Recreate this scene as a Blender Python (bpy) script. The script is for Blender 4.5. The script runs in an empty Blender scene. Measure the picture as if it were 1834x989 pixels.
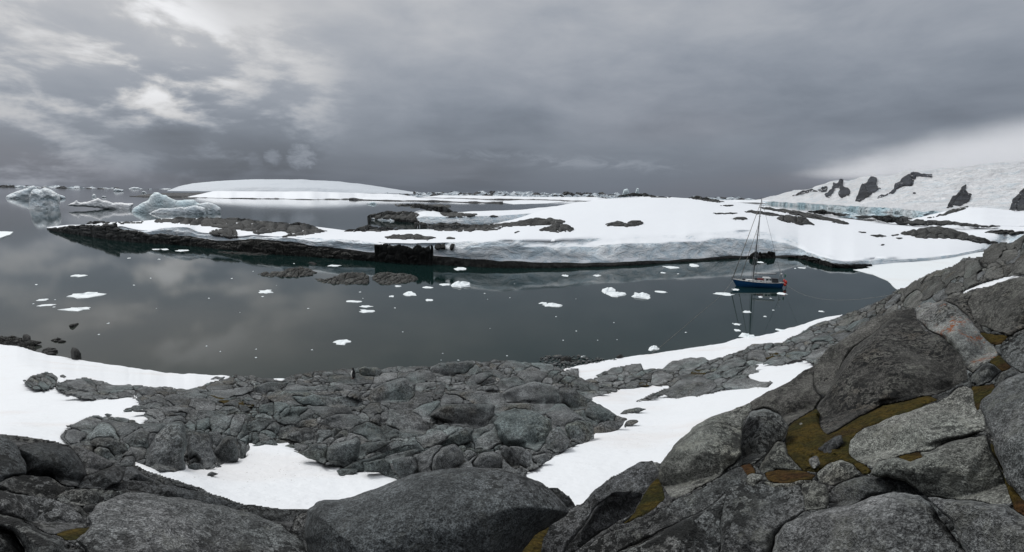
import bpy, math, random
import numpy as np
from mathutils import Vector, Matrix
from mathutils.bvhtree import BVHTree
rad = math.radians
S = bpy.context.scene
COL = S.collection

# ------------------------------------------------------------------ camera
W, H, F = 1834.0, 989.0, 1001.0          # pixel frame used for measuring, focal length in those pixels
CAMZ = 22.0
PITCH, ROLL = rad(8.33), rad(0.94)
fwd = np.array([0, math.cos(PITCH), -math.sin(PITCH)])
r0 = np.array([1.0, 0, 0]); u0 = np.array([0, math.sin(PITCH), math.cos(PITCH)])
RGT = math.cos(ROLL)*r0 + math.sin(ROLL)*u0
UPV = -math.sin(ROLL)*r0 + math.cos(ROLL)*u0
cam = bpy.data.cameras.new('camera'); camo = bpy.data.objects.new('camera', cam); COL.objects.link(camo)
M = Matrix.Identity(4)
for k in range(3):
    M[k][0] = RGT[k]; M[k][1] = UPV[k]; M[k][2] = -fwd[k]
M[2][3] = CAMZ
camo.matrix_world = M
cam.sensor_width = 36; cam.lens = 36*F/W; cam.clip_start = 0.1; cam.clip_end = 200000
S.camera = camo
S.render.engine = 'CYCLES'; S.cycles.volume_bounces = 4
S.view_settings.view_transform = 'Standard'; S.view_settings.look = 'None'
S.view_settings.exposure = 0.0; S.view_settings.gamma = 1.0

def ray(u, v):
    u = np.asarray(u, float); v = np.asarray(v, float)
    a = (u-W/2)/F; b = (H/2-v)/F
    return fwd + a[..., None]*RGT + b[..., None]*UPV
def PT(u, v, rho):                      # point seen at (u,v) at horizontal distance rho
    d = ray(u, v); h = np.hypot(d[..., 0], d[..., 1])
    p = d*(np.asarray(rho, float)/h)[..., None]; p[..., 2] += CAMZ
    return p
def RW(u, v, z=0.0):                    # horizontal distance where the ray meets height z
    d = ray(u, v); h = np.hypot(d[..., 0], d[..., 1])
    dz = np.minimum(d[..., 2], -1e-5)
    return (CAMZ-z)*h/(-dz)
def PZ(u, v, z=0.0):
    return PT(u, v, RW(u, v, z))

# ------------------------------------------------------------------ node helpers
class NT:
    def __init__(s, tree): s.t = tree; s.n = tree.nodes; s.l = tree.links
    def node(s, typ, **kw):
        n = s.n.new(typ)
        for k, v in kw.items(): setattr(n, k, v)
        return n
    def put(s, sock, val):
        if hasattr(val, 'is_linked'): s.l.new(val, sock)
        elif val is not None: sock.default_value = val
    def math(s, op, a, b=None, c=None, clamp=False):
        n = s.node('ShaderNodeMath', operation=op, use_clamp=clamp)
        for i, x in enumerate((a, b, c)):
            if x is not None: s.put(n.inputs[i], x)
        return n.outputs[0]
    def vmath(s, op, a, b=None):
        n = s.node('ShaderNodeVectorMath', operation=op); s.put(n.inputs[0], a)
        if b is not None: s.put(n.inputs[1], b)
        return n.outputs['Value'] if op in ('DOT_PRODUCT', 'LENGTH') else n.outputs[0]
    def noise(s, vec, scale, detail=4, rough=.55, dist=0.0):
        n = s.node('ShaderNodeTexNoise'); s.put(n.inputs['Vector'], vec)
        n.inputs['Scale'].default_value = scale; n.inputs['Detail'].default_value = detail
        n.inputs['Roughness'].default_value = rough; s.put(n.inputs["Distortion"], dist)
        return n.outputs['Fac']
    def vor(s, vec, scale, feature='F1', rnd=1.0):
        n = s.node('ShaderNodeTexVoronoi', feature=feature); s.put(n.inputs['Vector'], vec)
        n.inputs['Scale'].default_value = scale; n.inputs['Randomness'].default_value = rnd
        return n.outputs['Distance']
    def ramp(s, fac, a, b, va=0.0, vb=1.0, smooth=True):
        n = s.node('ShaderNodeMapRange', interpolation_type='SMOOTHSTEP' if smooth else 'LINEAR')
        s.put(n.inputs[0], fac)
        for i, x in zip((1, 2, 3, 4), (a, b, va, vb)): s.put(n.inputs[i], x)
        return n.outputs[0]
    def mix(s, fac, a, b, mode='MIX'):
        n = s.node('ShaderNodeMix', data_type='RGBA', blend_type=mode); n.clamp_factor = True
        s.put(n.inputs[0], fac); s.put(n.inputs[6], a); s.put(n.inputs[7], b)
        return n.outputs[2]
    def scale(s, vec, xyz):
        n = s.node('ShaderNodeMapping'); s.put(n.inputs[0], vec); n.inputs['Scale'].default_value = xyz
        return n.outputs[0]
    def bump(s, h, strength, dist, nrm=None):
        n = s.node('ShaderNodeBump'); s.put(n.inputs['Height'], h)
        s.put(n.inputs['Strength'], strength); n.inputs['Distance'].default_value = dist
        if nrm is not None: s.put(n.inputs['Normal'], nrm)
        return n.outputs[0]
def C4(r, g=None, b=None):
    return (r, r, r, 1.0) if g is None else (r, g, b, 1.0)
def new_mat(name):
    m = bpy.data.materials.new(name); m.use_nodes = True
    t = NT(m.node_tree); bs = m.node_tree.nodes['Principled BSDF']
    return m, t, bs
def flat_mat(name, col, rough=.6, metal=0.0, spec=.5):
    m, t, b = new_mat(name)
    pos = t.node('ShaderNodeNewGeometry').outputs['Position']
    f = t.ramp(t.noise(pos, 3.0, 3), .3, .7, .85, 1.1)
    t.put(b.inputs['Base Color'], t.mix(1.0, C4(*col), f, 'MULTIPLY'))
    b.inputs['Roughness'].default_value = rough; b.inputs['Metallic'].default_value = metal
    b.inputs['Specular IOR Level'].default_value = spec
    return m

# ------------------------------------------------------------------ sky and sun (overcast, bright break to the upper left)
SUN_AZ, SUN_EL = rad(-42), rad(48)      # azimuth measured from the view direction (+Y) to the right
wd = bpy.data.worlds.new('World'); S.world = wd; wd.use_nodes = True
wt = NT(wd.node_tree); bg = wd.node_tree.nodes['Background']
sky = wt.node('ShaderNodeTexSky', sky_type='NISHITA'); sky.sun_disc = False
sky.sun_elevation = SUN_EL; sky.sun_rotation = SUN_AZ; sky.air_density = 1.0; sky.dust_density = 3.0
dirv = wt.node('ShaderNodeTexCoord').outputs['Generated']
sep = wt.node('ShaderNodeSeparateXYZ'); wt.put(sep.inputs[0], dirv)
dz = wt.math('MAXIMUM', sep.outputs[2], 0.0)
den = wt.math('ADD', dz, 0.10)
comb = wt.node('ShaderNodeCombineXYZ')
wt.put(comb.inputs[0], wt.math('DIVIDE', sep.outputs[0], den)); wt.put(comb.inputs[1], wt.math('DIVIDE', sep.outputs[1], den))
pl = comb.outputs[0]
pl2 = wt.scale(pl, (1.0, 1.0, 1.0))
n1 = wt.noise(pl2, 0.42, 5, .5, .12)
n2 = wt.noise(wt.vmath('ADD', pl2, (7.3, 2.1, 4.0)), 1.25, 6, .52, .15)
n3 = wt.noise(wt.vmath('ADD', pl2, (1.3, 9.1, 2.0)), 0.2, 2, .5, .2)
n4 = wt.noise(wt.scale(dirv, (1, 1, 2.6)), 6.5, 6, .56, .2)
def dirdot(u, v):
    d = ray(u, v); d = d/np.linalg.norm(d)
    return wt.vmath('DOT_PRODUCT', dirv, tuple(d))
def blob(u, v, deg, soft=1.0):          # 1 at the centre of a patch of sky, 0 at its rim
    c0 = math.cos(rad(deg)); return wt.ramp(dirdot(u, v), c0, 1.0)
# overcast luminance: three times brighter overhead than at the horizon
lum = wt.math('MULTIPLY_ADD', dz, 0.70, wt.ramp(dz, 0.0, .16, .185, .205))
glow = wt.math('POWER', wt.ramp(wt.vmath('DOT_PRODUCT', dirv, (float(math.sin(SUN_AZ)*math.cos(SUN_EL)), float(math.cos(SUN_AZ)*math.cos(SUN_EL)), math.sin(SUN_EL))), .70, 1.0, 0, 1, False), 5.0)
lum = wt.math('MULTIPLY_ADD', glow, .9, lum)
var = wt.math('ADD', wt.math('MULTIPLY', wt.math('SUBTRACT', n1, .5), .75),
              wt.math('MULTIPLY_ADD', wt.math('SUBTRACT', n4, .5), .80, wt.math('MULTIPLY', wt.math('SUBTRACT', n2, .5), .40)))
fade = wt.ramp(dz, 0.0, 0.16, 0.12, 1.0)
var = wt.math('MULTIPLY', var, fade)
left = wt.math('MULTIPLY', blob(150, -120, 42), wt.ramp(dz, 0.03, .2))
right_ = wt.math('MULTIPLY', blob(1950, 60, 38), -0.10)
var = wt.math('MULTIPLY', var, wt.math('MULTIPLY_ADD', left, .0, 0.80))
lum = wt.math('MULTIPLY', lum, wt.math('ADD', wt.math('ADD', 1.0, var), wt.math('ADD', wt.math('MULTIPLY', left, .34), right_)))
for (u, v, dg, am, th) in ((290, 112, 7.0, .26, .48), (480, 165, 8.5, .17, .50), (150, 10, 12, .11, .5), (20, 235, 8, .12, .5), (335, 215, 8, .10, .48), (40, 90, 14, .10, .5)):
    f = wt.math('MULTIPLY', blob(u, v, dg), wt.ramp(n4, th-.06, th+.12))
    lum = wt.math('MULTIPLY_ADD', f, am, lum)
for (u, v, dg, am) in ((290, 190, 4.5, -.07), (700, 290, 22, -.035), (860, 200, 9, -.05), (430, 250, 9, -.05), (650, 100, 7, -.05)):
    f = wt.math('MULTIPLY', blob(u, v, dg), wt.ramp(n1, .3, .6)); lum = wt.math('MULTIPLY_ADD', f, am, lum)
# a thin pale band of cloud low over the middle, and three small cumulus puffs
fine = wt.noise(wt.scale(dirv, (1, 1, 3.0)), 16, 5, .6, .8)
f = wt.math('MULTIPLY', wt.ramp(wt.math('ABSOLUTE', wt.math('SUBTRACT', dz, wt.math('MULTIPLY_ADD', sep.outputs[0], -.045, .062))), 0.0, .02, 1.0, 0.0), wt.ramp(fine, .42, .7))
f = wt.math('MULTIPLY', f, blob(1000, 300, 16)); lum = wt.math('MULTIPLY_ADD', f, .085, lum)
vfine = wt.noise(wt.scale(dirv, (1, 1, 1.7)), 75, 4, .6, .3)
for (u, v, dg, am) in ((541, 282, 1.3, .12), (488, 282, .8, .09), (455, 288, .8, .04)):
    f = wt.ramp(wt.math('ADD', wt.ramp(dirdot(u, v), math.cos(rad(dg*1.25)), 1.0, 0, 1, False), wt.math('MULTIPLY', wt.math('SUBTRACT', vfine, .5), 1.8)), .15, 1.1)
    f = wt.math('MULTIPLY', f, wt.ramp(dirdot(u, v), math.cos(rad(dg*1.3)), math.cos(rad(dg*.9))))
    lum = wt.math('MULTIPLY_ADD', f, am, lum)
# cloud clinging to the mountain crest on the right
f = wt.math('MULTIPLY', wt.ramp(dz, .012, .035), wt.ramp(dz, .05, .12, 1.0, 0.0))
f = wt.math('MULTIPLY', f, blob(1800, 270, 17)); lum = wt.math('MULTIPLY_ADD', wt.math('MULTIPLY', f, wt.ramp(fine, .2, .8, .6, 1.2)), .16, lum)
tint = wt.mix(wt.ramp(lum, .15, .62), C4(.84, .965, 1.17), C4(.985, .995, 1.02))
tint = wt.mix(wt.ramp(n3, .45, .62, 0, .30), tint, C4(.97, .955, 1.07))
cl = wt.mix(1.0, tint, lum, 'MULTIPLY')
skyc = wt.mix(1.0, sky.outputs[0], C4(.10), 'MULTIPLY')
col = wt.mix(wt.math('ADD', .97, 0.0), skyc, cl)
wt.put(bg.inputs[0], wt.mix(1.0, col, C4(10.0), 'MULTIPLY')); bg.inputs[1].default_value = 0.1
sl = bpy.data.lights.new('sun', 'SUN'); sl.energy = 1.35; sl.angle = rad(16); sl.color = (1.0, .975, .94)
so = bpy.data.objects.new('sun', sl); COL.objects.link(so)
sd = Vector((math.sin(SUN_AZ)*math.cos(SUN_EL), math.cos(SUN_AZ)*math.cos(SUN_EL), math.sin(SUN_EL)))
so.rotation_euler = (-sd).to_track_quat('-Z', 'Y').to_euler(); so.location = (0, 0, 200)

# ------------------------------------------------------------------ numpy noise
def _h(ix, iy, iz):
    n = (ix.astype(np.int64)*374761393 + iy.astype(np.int64)*668265263 + iz.astype(np.int64)*2147483647) & 0xFFFFFFFF
    n = ((n ^ (n >> 13))*1274126177) & 0xFFFFFFFF
    n = ((n ^ (n >> 16))*2246822519) & 0xFFFFFFFF
    return ((n ^ (n >> 15)) & 0xFFFFFF)/float(0xFFFFFF)
def vn(P):
    P = np.asarray(P, float); i = np.floor(P); f = P-i; f = f*f*(3-2*f); i = i.astype(np.int64)
    x, y, z = i[..., 0], i[..., 1], i[..., 2]; fx, fy, fz = f[..., 0], f[..., 1], f[..., 2]
    r = 0
    for dx in (0, 1):
        for dy in (0, 1):
            for dz_ in (0, 1):
                w = (fx if dx else 1-fx)*(fy if dy else 1-fy)*(fz if dz_ else 1-fz)
                r = r + w*_h(x+dx, y+dy, z+dz_)
    return r*2-1
def fbm(P, oct=4, gain=.5, seed=0.0):
    a, r = 1.0, 0; P = np.asarray(P, float)+seed*17.13+3.7
    for k in range(oct):
        r = r+a*vn(P); P = P*2.03+11.3; a *= gain
    return r
def uvn(U, V, s, oct=3, seed=0.0):
    U = np.asarray(U, float); V = np.asarray(V, float)
    return fbm(np.stack([U/s, V/s, np.zeros_like(U)+seed*3.1], -1), oct)

def tps(pts):                            # thin-plate fit of log(distance) over the picture plane
    A = np.array(pts, float); X = A[:, :2]/300.0; y = np.log(A[:, 2]); n = len(X)
    def K(r2): return np.where(r2 > 0, r2*np.log(np.maximum(r2, 1e-12)), 0)*.5
    D = ((X[:, None]-X[None])**2).sum(-1)
    L = np.zeros((n+3, n+3)); L[:n, :n] = K(D)+np.eye(n)*.01; L[:n, n] = 1; L[:n, n+1:] = X; L[n, :n] = 1; L[n+1:, :n] = X.T
    w = np.linalg.solve(L, np.concatenate([y, [0, 0, 0]]))
    def f(u, v):
        u = np.asarray(u, float)/300; v = np.asarray(v, float)/300
        r = w[n]+w[n+1]*u+w[n+2]*v
        for k in range(n): r = r+w[k]*K((u-X[k, 0])**2+(v-X[k, 1])**2)
        return np.exp(r)
    return f

# ------------------------------------------------------------------ object helpers
def link(name, me, parent=None, loc=None):
    o = bpy.data.objects.new(name, me); COL.objects.link(o)
    if loc is not None: o.location = loc
    if parent is not None:
        o.parent = parent
        o.location = Vector(loc if loc is not None else (0, 0, 0))-parent.location
    return o
def tag(o, label=None, cat=None, group=None, kind=None):
    if label: o['label'] = label
    if cat: o['category'] = cat
    if group: o['group'] = group
    if kind: o['kind'] = kind
    return o
def empty(name, loc, label, cat, group=None):
    o = bpy.data.objects.new(name, None); COL.objects.link(o); o.location = loc; o.empty_display_size = .2
    return tag(o, label, cat, group)
def mesh(name, V, Fc, mat, parent=None, smooth=True, origin=None, mats=None, mi=None):
    V = np.asarray(V, float)
    if origin is None: origin = np.array([V[:, 0].mean(), V[:, 1].mean(), V[:, 2].min()])
    me = bpy.data.meshes.new(name)
    if isinstance(Fc, np.ndarray):
        n = Fc.shape[1]
        me.vertices.add(len(V)); me.vertices.foreach_set('co', (V-origin).astype(np.float32).ravel())
        me.loops.add(Fc.size); me.loops.foreach_set('vertex_index', Fc.astype(np.int32).ravel())
        me.polygons.add(len(Fc)); me.polygons.foreach_set('loop_start', np.arange(0, Fc.size, n, dtype=np.int32))
        me.update(calc_edges=True)
    else:
        me.from_pydata([tuple(p) for p in (V-origin)], [], [tuple(f) for f in Fc]); me.update()
    if mats:
        for m in mats: me.materials.append(m)
        me.polygons.foreach_set('material_index', np.asarray(mi, np.int32))
    else: me.materials.append(mat)
    me.polygons.foreach_set('use_smooth', np.full(len(me.polygons), smooth)); me.update()
    return link(name, me, parent, Vector(origin))
def inpoly(U, V, poly):
    P = np.array(poly, float); r = np.zeros(np.shape(U), bool); j = len(P)-1
    for i in range(len(P)):
        xi, yi = P[i]; xj, yj = P[j]
        if yi != yj:
            r ^= ((yi > V) != (yj > V)) & (U < (xj-xi)*(V-yi)/(yj-yi)+xi)
        j = i
    return r
def lattice(U, V, cw, ch, ang, seed):
    c, s = math.cos(rad(ang)), math.sin(rad(ang))
    x = (U*c+V*s)/cw; y = (-U*s+V*c)/ch; ix = np.floor(x).astype(np.int64); iy = np.floor(y).astype(np.int64)
    b1 = np.full(x.shape, 9e9); b2 = b1.copy(); lab = np.zeros(x.shape, np.int64); sd_ = np.full(x.shape, seed, np.int64)
    for dx in (-2, -1, 0, 1, 2):
        for dy in (-2, -1, 0, 1, 2):
            jx, jy = ix+dx, iy+dy
            px = jx+.1+.8*_h(jx, jy, sd_); py = jy+.1+.8*_h(jx, jy, sd_+77)
            w = .75+.6*_h(jx, jy, sd_+131)
            d = np.hypot(x-px, y-py)*w
            m = d < b1
            b2 = np.where(m, b1, np.minimum(b2, d)); lab = np.where(m, (jx % 4001)*4001+(jy % 4001), lab); b1 = np.where(m, d, b1)
    return lab, b1, b2

class Field:
    """A patch of picture-plane grid that is cut into pieces; every piece becomes a solid rock at its own distance."""
    def __init__(s, box, step, base, warp=3.0, wscale=14.0, seed=1):
        a, b, c, d = box; s.step = step; s.seed = seed
        us = np.arange(a, b+step, step, dtype=float); vs = np.arange(c, d+step, step, dtype=float)
        s.U, s.V = np.meshgrid(us, vs); s.nu = len(us); s.nv = len(vs)
        s.R = base(s.U, s.V)
        s.cu = (s.U[:-1, :-1]+s.U[1:, 1:])/2; s.cv = (s.V[:-1, :-1]+s.V[1:, 1:])/2
        s.wu = s.cu+warp*uvn(s.cu, s.cv, wscale, 3, seed); s.wv = s.cv+warp*.8*uvn(s.cu, s.cv, wscale, 3, seed+9)
        s.lab = np.full(s.cu.shape, -1, np.int64); s.next = 1; s.props = {}
    def paint(s, poly, over=True, **pr):
        m = inpoly(s.wu, s.wv, poly)
        if not over: m &= s.lab < 0
        l = s.next; s.next += 1; s.lab[m] = l; s.props[l] = pr; return l
    def erase(s, poly): s.lab[inpoly(s.wu, s.wv, poly)] = -1
    def shatter(s, poly, cw, ch, ang=0, seed=1, sub=None, only_free=True, prob=.55, **pr):
        m = inpoly(s.wu, s.wv, poly)
        if only_free: m &= s.lab < 0
        if not m.any(): return
        wu = s.wu+13*uvn(s.cu, s.cv, 85, 2, seed+.5); wv = s.wv+11*uvn(s.cu, s.cv, 85, 2, seed+7.5)
        lb, _, _ = lattice(wu[m], wv[m], cw, ch, ang, seed)
        if sub:
            l2, _, _ = lattice(wu[m], wv[m], sub[0], sub[1], sub[2], seed+5)
            split = _h(lb, lb//7, lb*0+seed) < prob
            lb = np.where(split, lb*16001000+l2+1, lb*16001000)
        un, inv = np.unique(lb, return_inverse=True); inv = inv.ravel()
        ids = s.next+np.arange(len(un)); s.next += len(un); s.lab[m] = ids[inv]
        for i in ids: s.props[int(i)] = pr
    def pieces(s):
        L = s.lab; n = L.size; comp = np.where(L >= 0, np.arange(n).reshape(L.shape), n)
        for _k in range(400):
            c0 = comp.copy()
            for ax in (0, 1):
                for fl in (0, 1):
                    A = comp if not fl else np.flip(comp, ax); B = L if not fl else np.flip(L, ax)
                    if ax == 0: m = (B[1:] == B[:-1]) & (B[1:] >= 0); A[1:][m] = np.minimum(A[1:], A[:-1])[m]
                    else: m = (B[:, 1:] == B[:, :-1]) & (B[:, 1:] >= 0); A[:, 1:][m] = np.minimum(A[:, 1:], A[:, :-1])[m]
            cf = comp.ravel(); ok = cf < n; cf[ok] = cf[cf[ok]]
            if (c0 == comp).all(): break
        cf = comp.ravel(); ok = np.nonzero(cf < n)[0]; un, cnt = np.unique(cf[ok], return_counts=True)
        best = {}
        for c_, k_ in zip(un, cnt):
            l = int(L.ravel()[c_])
            if k_ > best.get(l, (0, 0))[0]: best[l] = (k_, c_)
        order = np.argsort(cf[ok], kind='stable'); srt = cf[ok][order]; st = np.searchsorted(srt, un); en = np.append(st[1:], len(srt))
        for c_, a, b in zip(un, st, en):
            l = int(L.ravel()[c_])
            if s.props.get(l, {}).get('label') and best[l][1] != c_: continue
            yield l, ok[order[a:b]]
        return
        fl = s.lab.ravel(); order = np.argsort(fl, kind='stable'); srt = fl[order]
        st = np.searchsorted(srt, np.unique(srt)); un = np.unique(srt); en = np.append(st[1:], len(srt))
        for l, a, b in zip(un, st, en):
            if l >= 0: yield int(l), order[a:b]
    def solid(s, faces, T=.6, rnd=.8, steep=.4, noise=.10, fine=.03, crack=0.0, crs=.45, edge=.10, skirt=1.0, push=0.0, tilt=.12, back=False, pw=2.2, fq=1.0, tk=1.0, vary=0, expand=1.0, skz=None, cols=False, cut=0.0, rel=None, Rov=None, vbase=None, **_):
        j = faces//(s.nu-1); i = faces % (s.nu-1)
        q = np.stack([j*s.nu+i, (j+1)*s.nu+i, (j+1)*s.nu+i+1, j*s.nu+i+1], 1)
        ids, inv = np.unique(q, return_inverse=True); q = inv.reshape(q.shape)
        U = s.U.ravel()[ids].copy(); V = s.V.ravel()[ids].copy(); R = (s.R if Rov is None else Rov).ravel()[ids].copy()
        e = np.concatenate([q[:, [0, 1]], q[:, [1, 2]], q[:, [2, 3]], q[:, [3, 0]]])
        key = np.sort(e, 1); key = key[:, 0]*len(ids)+key[:, 1]
        uk, first, cnt = np.unique(key, return_index=True, return_counts=True)
        be = e[first[cnt == 1]]
        bv = np.unique(be)
        for _k in range(4):
            su = np.zeros(len(ids)); sv = np.zeros(len(ids)); c = np.zeros(len(ids))
            for a, b in ((0, 1), (1, 0)):
                np.add.at(su, be[:, a], U[be[:, b]]); np.add.at(sv, be[:, a], V[be[:, b]]); np.add.at(c, be[:, a], 1)
            U[bv] = .4*U[bv]+.6*su[bv]/c[bv]; V[bv] = .4*V[bv]+.6*sv[bv]/c[bv]
        d = np.empty(len(ids)); B = np.stack([U[bv], V[bv]], 1)
        for a in range(0, len(ids), 4000):
            d[a:a+4000] = np.sqrt(((U[a:a+4000, None]-B[None, :, 0])**2+(V[a:a+4000, None]-B[None, :, 1])**2).min(1))
        d[bv] = 0
        U = U.mean()+(U-U.mean())*expand; V = V.mean()+(V-V.mean())*expand
        inr = max(d.max(), s.step*.7)
        rl = np.percentile(R, 12)
        if cols:
            cidx = ids % s.nu; cc_ = np.unique(cidx); cmin = np.full(s.nu, 9e9); np.minimum.at(cmin, cidx, R); cv_ = cmin[cc_]
            k_ = max(1, len(cc_)//4); cv_ = np.convolve(np.pad(cv_, k_, mode='edge'), np.ones(2*k_+1)/(2*k_+1), 'valid'); rl = np.interp(cidx, cc_, cv_)
        rho = R*(1-steep)+steep*np.minimum(R, rl+(R-rl)*.15)
        hx = ray(U, V); m = rho/F*np.hypot(hx[:, 0], hx[:, 1]); sz = inr*m.mean()
        rng = np.random.RandomState((s.seed*7919+int(faces[0])) % 2**31)
        tu, tv = rng.uniform(-1, 1, 2)*tilt
        T = T*tk; rnd = min(1.0, rnd*(1.3 if tk > 1 else 1))
        if vary: rnd = rng.choice([.4, .6, .85, 1.0]); T = T*(.45+.6*rnd)*rng.uniform(.75, 1.3); push = push+rng.uniform(-.30, .40); steep = steep*rng.uniform(.6, 1.2)
        ee = np.clip(d/(rnd*inr), 0, 1); prof = (1-(1-ee)**pw)**(1/pw)
        Um, Vm = U.mean(), V.mean()
        P0 = PT(U, V, R.mean()*np.ones_like(R))/max(sz, .05)
        if cut:
            hc = prof*1.15; x_ = (U-Um)/inr; y_ = (V-Vm)/inr; dom = np.deg2rad(rng.uniform(-50, 50))
            wv_ = .10*fbm(P0*.9, 3, .5, s.seed+9)
            for k_ in range(7):
                th_ = dom+k_*2*math.pi/7+rng.uniform(-.35, .35); sl_ = rng.uniform(.12, .55)*cut
                hc = np.minimum(hc, rng.uniform(.82, 1.25)+wv_-sl_*(x_*math.cos(th_)+y_*math.sin(th_)))
            prof = np.maximum(hc, 0)
        rho = rho-T*sz*prof+edge*sz*(1-ee)-push*sz + m*((U-Um)*tu+(V-Vm)*tv)*prof
        rho = rho-noise*sz*fbm(P0*.7*fq, 4, .5, s.seed)*(.25+.75*ee)-fine*sz*fbm(P0*4.3*fq, 3, .6, s.seed+3)
        if crack:
            w1 = inr*crs
            uu = U+w1*.25*uvn(U, V, w1*.8, 3, 5.5); vv = V+w1*.25*uvn(U, V, w1*.8, 3, 8.5)
            lb, f1, f2 = lattice(uu, vv, w1*1.5, w1, rng.uniform(-40, 40), 3+int(faces[0]) % 50)
            g = np.exp(-((f2-f1)*w1/(s.step*1.3))**2)*(uvn(U, V, inr*.8, 2, 2.2) > -.25)
            rho = rho+crack*sz*g + sz*crack*1.2*(_h(lb, lb, lb*0)-.5)*ee
        if rel is not None: rho = rho+rel(U, V)
        P = PT(U, V, rho); n = len(P)
        if back:
            k2 = np.ones(n, bool); k2[bv] = False; idx = np.full(n, -1); idx[bv] = bv; idx[k2] = n+np.arange(k2.sum())
            PB = PT(U[k2], V[k2], R[k2]*(1-steep)+steep*rl+T*sz*prof[k2]*.8)
            q2 = idx[q][:, ::-1]
            return np.concatenate([P, PB]), np.concatenate([q, q2])
        r2 = rho[bv]+skirt*sz
        cu, cv = U[bv]+(Um-U[bv])*.12, V[bv]+(Vm-V[bv])*.12
        PS = PT(cu, cv, r2)
        if skz is not None: PS = PT(cu, cv, rho[bv]+.1*sz); PS[:, 2] = skz
        mp = np.full(n, -1); mp[bv] = n+np.arange(len(bv))
        sk = np.stack([be[:, 1], be[:, 0], mp[be[:, 0]], mp[be[:, 1]]], 1)
        return np.concatenate([P, PS]), np.concatenate([q, sk])
    def sheet(s, mask, rho):
        f = np.nonzero(mask.ravel())[0]; j = f//(s.nu-1); i = f % (s.nu-1)
        q = np.stack([j*s.nu+i, (j+1)*s.nu+i, (j+1)*s.nu+i+1, j*s.nu+i+1], 1)
        ids, inv = np.unique(q, return_inverse=True); q = inv.reshape(q.shape)
        return PT(s.U.ravel()[ids], s.V.ravel()[ids], rho.ravel()[ids]), q

# ------------------------------------------------------------------ materials
def rock_mat(name, col, sc=1.0, black=0.0, pale=0.0, orange=0.0, green=.3, bump=1.0, wet=0.0, brown=.3):
    m, t, b = new_mat(name)
    pos = t.node('ShaderNodeNewGeometry').outputs['Position']
    rnd = t.node('ShaderNodeObjectInfo').outputs['Random']
    off = t.vmath('ADD', pos, (3.1, 7.7, 1.3))
    big = t.noise(pos, .55*sc, 4, .6); med = t.noise(off, 2.6*sc, 5, .65); fin = t.noise(pos, 30*sc, 3, .75); gr = t.noise(off, 105*sc, 2, .8)
    c = C4(*[x*.92 for x in col])
    k = t.math('MULTIPLY', t.ramp(med, .36, .64, .68, 1.30), t.ramp(fin, .38, .62, .66, 1.36))
    k = t.math('MULTIPLY', k, t.ramp(gr, .38, .62, .45, 1.58))
    k = t.math('MULTIPLY', k, t.ramp(rnd, 0, 1, .74, 1.26, False))
    cc = t.mix(1.0, c, k, 'MULTIPLY')
    if green: cc = t.mix(t.ramp(big, .45, .65, 0, green), cc, t.mix(1.0, C4(.85, 1.08, 1.05), cc, 'MULTIPLY'))
    if brown: cc = t.mix(t.ramp(t.noise(off, .9*sc, 4, .65), .52, .7, 0, brown), cc, t.mix(1.0, C4(1.25, 1.02, .74), cc, 'MULTIPLY'))
    if pale:
        f = t.math('MULTIPLY', t.ramp(t.vor(pos, 3.2*sc), .10, .16, 1, 0), t.ramp(t.noise(off, 1.1*sc, 3), .50, .62))
        g = t.ramp(t.noise(off, 5*sc, 6, .72), .53, .62)
        f = t.math('MAXIMUM', t.math('MULTIPLY', f, .7), t.math('MULTIPLY', g, .55))
        cc = t.mix(t.math('MULTIPLY', f, pale), cc, C4(.30, .31, .27))
    if black:
        # crusty black lichen: clumps of small grains gathered on the upper sides and in drifts
        cl = t.ramp(t.noise(off, .9*sc, 4, .6), .40, .56)
        g1 = t.ramp(t.noise(pos, 19*sc, 3, .6), .56-.03*black, .575-.03*black)
        g2 = t.ramp(t.noise(pos, 44*sc, 2, .7), .58, .60)
        nz = t.node('ShaderNodeSeparateXYZ'); t.put(nz.inputs[0], t.node('ShaderNodeNewGeometry').outputs['Normal'])
        cl = t.math('MULTIPLY', cl, t.ramp(nz.outputs[2], .1, .75, .35, 1.0))
        g3 = t.math('MULTIPLY', t.ramp(t.noise(pos, 4.2*sc, 8, .70, .3), .545, .575), t.ramp(t.noise(off, .6*sc, 3, .5), .46, .56))
        g1 = t.math('MAXIMUM', g1, g3)
        f = t.math('MULTIPLY', t.math('MAXIMUM', g1, t.math('MULTIPLY', g2, .8)), t.math('MAXIMUM', cl, .10))
        cc = t.mix(t.math('MULTIPLY', f, min(1.0, .55+black*.4)), cc, C4(.008, .009, .009))
        lich = f
    if orange:
        f = t.math('MULTIPLY', t.ramp(t.noise(pos, 1.3*sc, 5, .65), .52, .62), t.ramp(t.noise(off, 11*sc, 6, .75), .50, .56))
        cc = t.mix(t.math('MULTIPLY', f, orange), cc, C4(.26, .080, .024))
    t.put(b.inputs['Base Color'], cc)
    b.inputs['Roughness'].default_value = .85 if not wet else .5
    b.inputs['Specular IOR Level'].default_value = .25 if not wet else .45
    h = t.math('MULTIPLY_ADD', fin, .45, t.math('MULTIPLY', med, 1.6))
    h = t.math('MULTIPLY_ADD', gr, .40, h)
    h = t.math('MULTIPLY_ADD', t.noise(pos, 7*sc, 4, .6), .8, h)
    if black: h = t.math('MULTIPLY_ADD', lich, .25, h)
    t.put(b.inputs['Normal'], t.bump(h, min(1, .75*bump), .07/sc))
    return m
ROCK_NEAR = rock_mat('near_rock', (.125, .129, .130), 1.0, black=1.0, pale=.35, green=.3, brown=.25)
ROCK_CLEAN = rock_mat('smooth_rock', (.088, .093, .097), 1.0, black=.75, pale=.12, green=.25, brown=.1)
ROCK_PALE = rock_mat('pale_granite', (.185, .190, .175), 1.0, black=.7, pale=.8, green=.2, brown=.4)
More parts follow.
